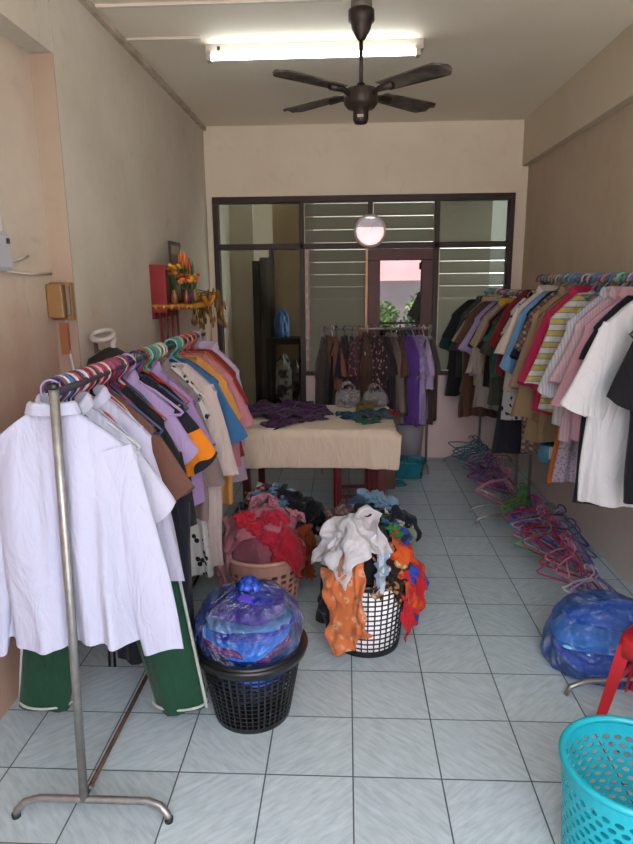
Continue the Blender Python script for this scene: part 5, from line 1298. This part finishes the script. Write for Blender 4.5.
# ================================================================== RIGHT FOREGROUND
M_bfilm2 = film('blue_film_light', '#8cc0f6', '#2f92f8', 0.60, 0.10, 0.14)
plastic_bag('plastic_bag', 'large blue plastic bag on the floor by the right wall', (1.115, 2.54, 0), 0.235, 0.305, M_bfilm2, None, 14, False, 'bag', 0.026, knot=True, n=120, m=64, sy=0.80, prof=[(0.8, 0), (1.0, 0.03), (1.06, 0.2), (1.02, 0.45), (0.95, 0.7), (0.85, 0.86), (0.6, 0.97), (0.25, 1.02), (0.05, 1.0)])
ALBEDO = 1.0
for k, (nm, c, x, y, z, rx, rz_) in enumerate((('blue_cloth', '#3c70c8', 0, 0, 0.065, 0.205, 0.05), ('sky_blue_cloth', '#84d0ec', -0.01, -0.01, 0.13, 0.205, 0.04), ('pale_aqua_cloth', '#c4f0f4', -0.02, -0.015, 0.185, 0.20, 0.035), ('mid_blue_cloth', '#5aa0e0', 0.01, 0.0, 0.235, 0.175, 0.03))):
    lump(nm, f'{nm.replace("_cloth", "").replace("_", " ")} cloth seen through the large blue bag by the wall', (1.115 + x, 2.54 + y, z), rx, rx * 0.78, rz_, FB(c), 80 + k, 0.0)
ALBEDO = 0.62
M_stool = mottled('red_plastic', '#c81c28', '#d82a34', 6, 0.35)
rs = thing('plastic_stool', 'red plastic stool at the right picture edge', 'stool', (1.16, 2.14, 0), 0.785)
SZ = 0.37
g = MB(); V = []; pr = rbox_prof(1, 1, 8, 5)
for (s_, z) in ((0.01, SZ), (0.9, SZ), (0.98, SZ - 0.006), (1.0, SZ - 0.02), (1.03, SZ - 0.07), (1.0, SZ - 0.07), (0.96, SZ - 0.025), (0.01, SZ - 0.015)): V += [(x * 0.125 * s_, y * 0.125 * s_, z) for x, y in pr]
g.grid(V, len(pr), 8, closeu=True); g.build('seat', M_stool, rs)
for sx in (-1, 1):
    for sy in (-1, 1):
        b = MB(); V = []
        for j in range(6):
            t = j / 5; cx, cy, z = sx * (0.115 + 0.045 * t), sy * (0.115 + 0.045 * t), SZ - 0.03 - (SZ - 0.03) * t; w = 0.048 - 0.016 * t
            V += [(cx, cy, z), (cx - sx * w, cy, z), (cx - sx * w, cy - sy * 0.006, z), (cx - sx * 0.006, cy - sy * 0.006, z), (cx - sx * 0.006, cy - sy * w, z), (cx, cy - sy * w, z)]
        b.grid(V, 6, 6, closeu=True); b.f.append((0, 1, 2, 3, 4, 5)); b.f.append((35, 34, 33, 32, 31, 30)); b.build('leg', M_stool, rs, smooth=False)
for sy in (-1, 1): boxobj('stretcher', (-0.14, sy * 0.137 - 0.004, 0.13), (0.14, sy * 0.137 + 0.004, 0.155), M_stool, rs)
P = drape(box_collider((9, 9, 9), (9.1, 9.1, 9.1)), (1.07, 2.02, 0.10), (0.30, 0.26), 0.3, 22, 0.6, 70, 81, 0.03)
tag(cloth_obj(P, 'floral_cloth', FB('#c8b8bc', 'floral', '#b0303c', None, 1.0)), 'white and red cloth on the floor behind the turquoise basket', 'cloth')
M_tq = plain('turquoise_plastic', '#18bcd0', 0.35)
tb_ = basket('laundry_basket', 'turquoise basket with round holes in the right foreground', (0.795, 1.545, 0), 0.160, 0.185, 0.34, 34, 11, M_tq, 0.72, 'round', rim=0.011, ztop=0.045)

# ================================================================== ROOM BEHIND THE GLASS
bt = thing('side_table', 'dark narrow table in the room behind the left window pane', 'table', (-0.62, 6.80, 0))
boxobj('tabletop', (-0.22, -0.16, 1.0), (0.16, 0.14, 1.06), M_darkwood, bt, 0.004)
for sx in (-0.2, 0.14):
    for sy in (-0.14, 0.12): boxobj('leg', (sx - 0.02, sy - 0.02, 0), (sx + 0.02, sy + 0.02, 1.0), M_darkwood, bt)
boxobj('lower_shelf', (-0.22, -0.16, 0.34), (0.16, 0.14, 0.37), M_darkwood, bt)
plastic_bag('blue_bag', 'bright blue bag on the dark table behind the left pane', (-0.69, 6.78, 1.06), 0.085, 0.30, mottled('blue_cloth', '#2a68b0', '#4a8ad0', 20, 0.5), None, 31, False, 'bag', 0.08, knot=True)
plastic_bag('white_bag', 'white and black rucksack on the low shelf behind the left pane', (-0.67, 6.76, 0.375), 0.10, 0.50, mottled('white_black_cloth', '#35353a', '#c8c4c4', 9, 0.6, lo=0.44, hi=0.5), None, 32, False, 'bag', 0.08, knot=True, sy=0.8)
plastic_bag('grey_bag', 'grey patterned bag beside the white rucksack behind the left pane', (-0.53, 6.76, 0.375), 0.075, 0.44, mottled('grey_black_cloth', '#202024', '#7c7c80', 14, 0.6, lo=0.44, hi=0.5), None, 33, False, 'bag', 0.09, knot=True, sy=0.8)
plastic_bag('dark_sack', 'dark sack on the floor behind the left pane', (-0.68, 6.42, 0), 0.16, 0.36, mottled('sack_dark', '#17120f', '#2c211c', 9, 0.7), None, 34, False, 'sack', 0.07, knot=True)
tag(MB().lathe([(0.002, -0.045), (0.03, -0.034), (0.045, 0), (0.03, 0.034), (0.002, 0.045)], 16).build('green_ball', plain('ball_green', '#5aa02a', 0.4), loc=(-0.56, 6.16, 0.405)), 'small bright green ball on the dark crate behind the left pane', 'ball')
cr = thing('dark_crate', 'dark crate low behind the left window pane', 'crate', (-0.55, 6.18, 0))
boxobj('crate_body', (-0.10, -0.12, 0), (0.13, 0.12, 0.33), plain('crate_dark', '#1a1618', 0.6), cr, 0.004)
boxobj('crate_lid', (-0.105, -0.125, 0.33), (0.135, 0.125, 0.36), plain('crate_lid', '#241a2a', 0.5), cr, 0.004)
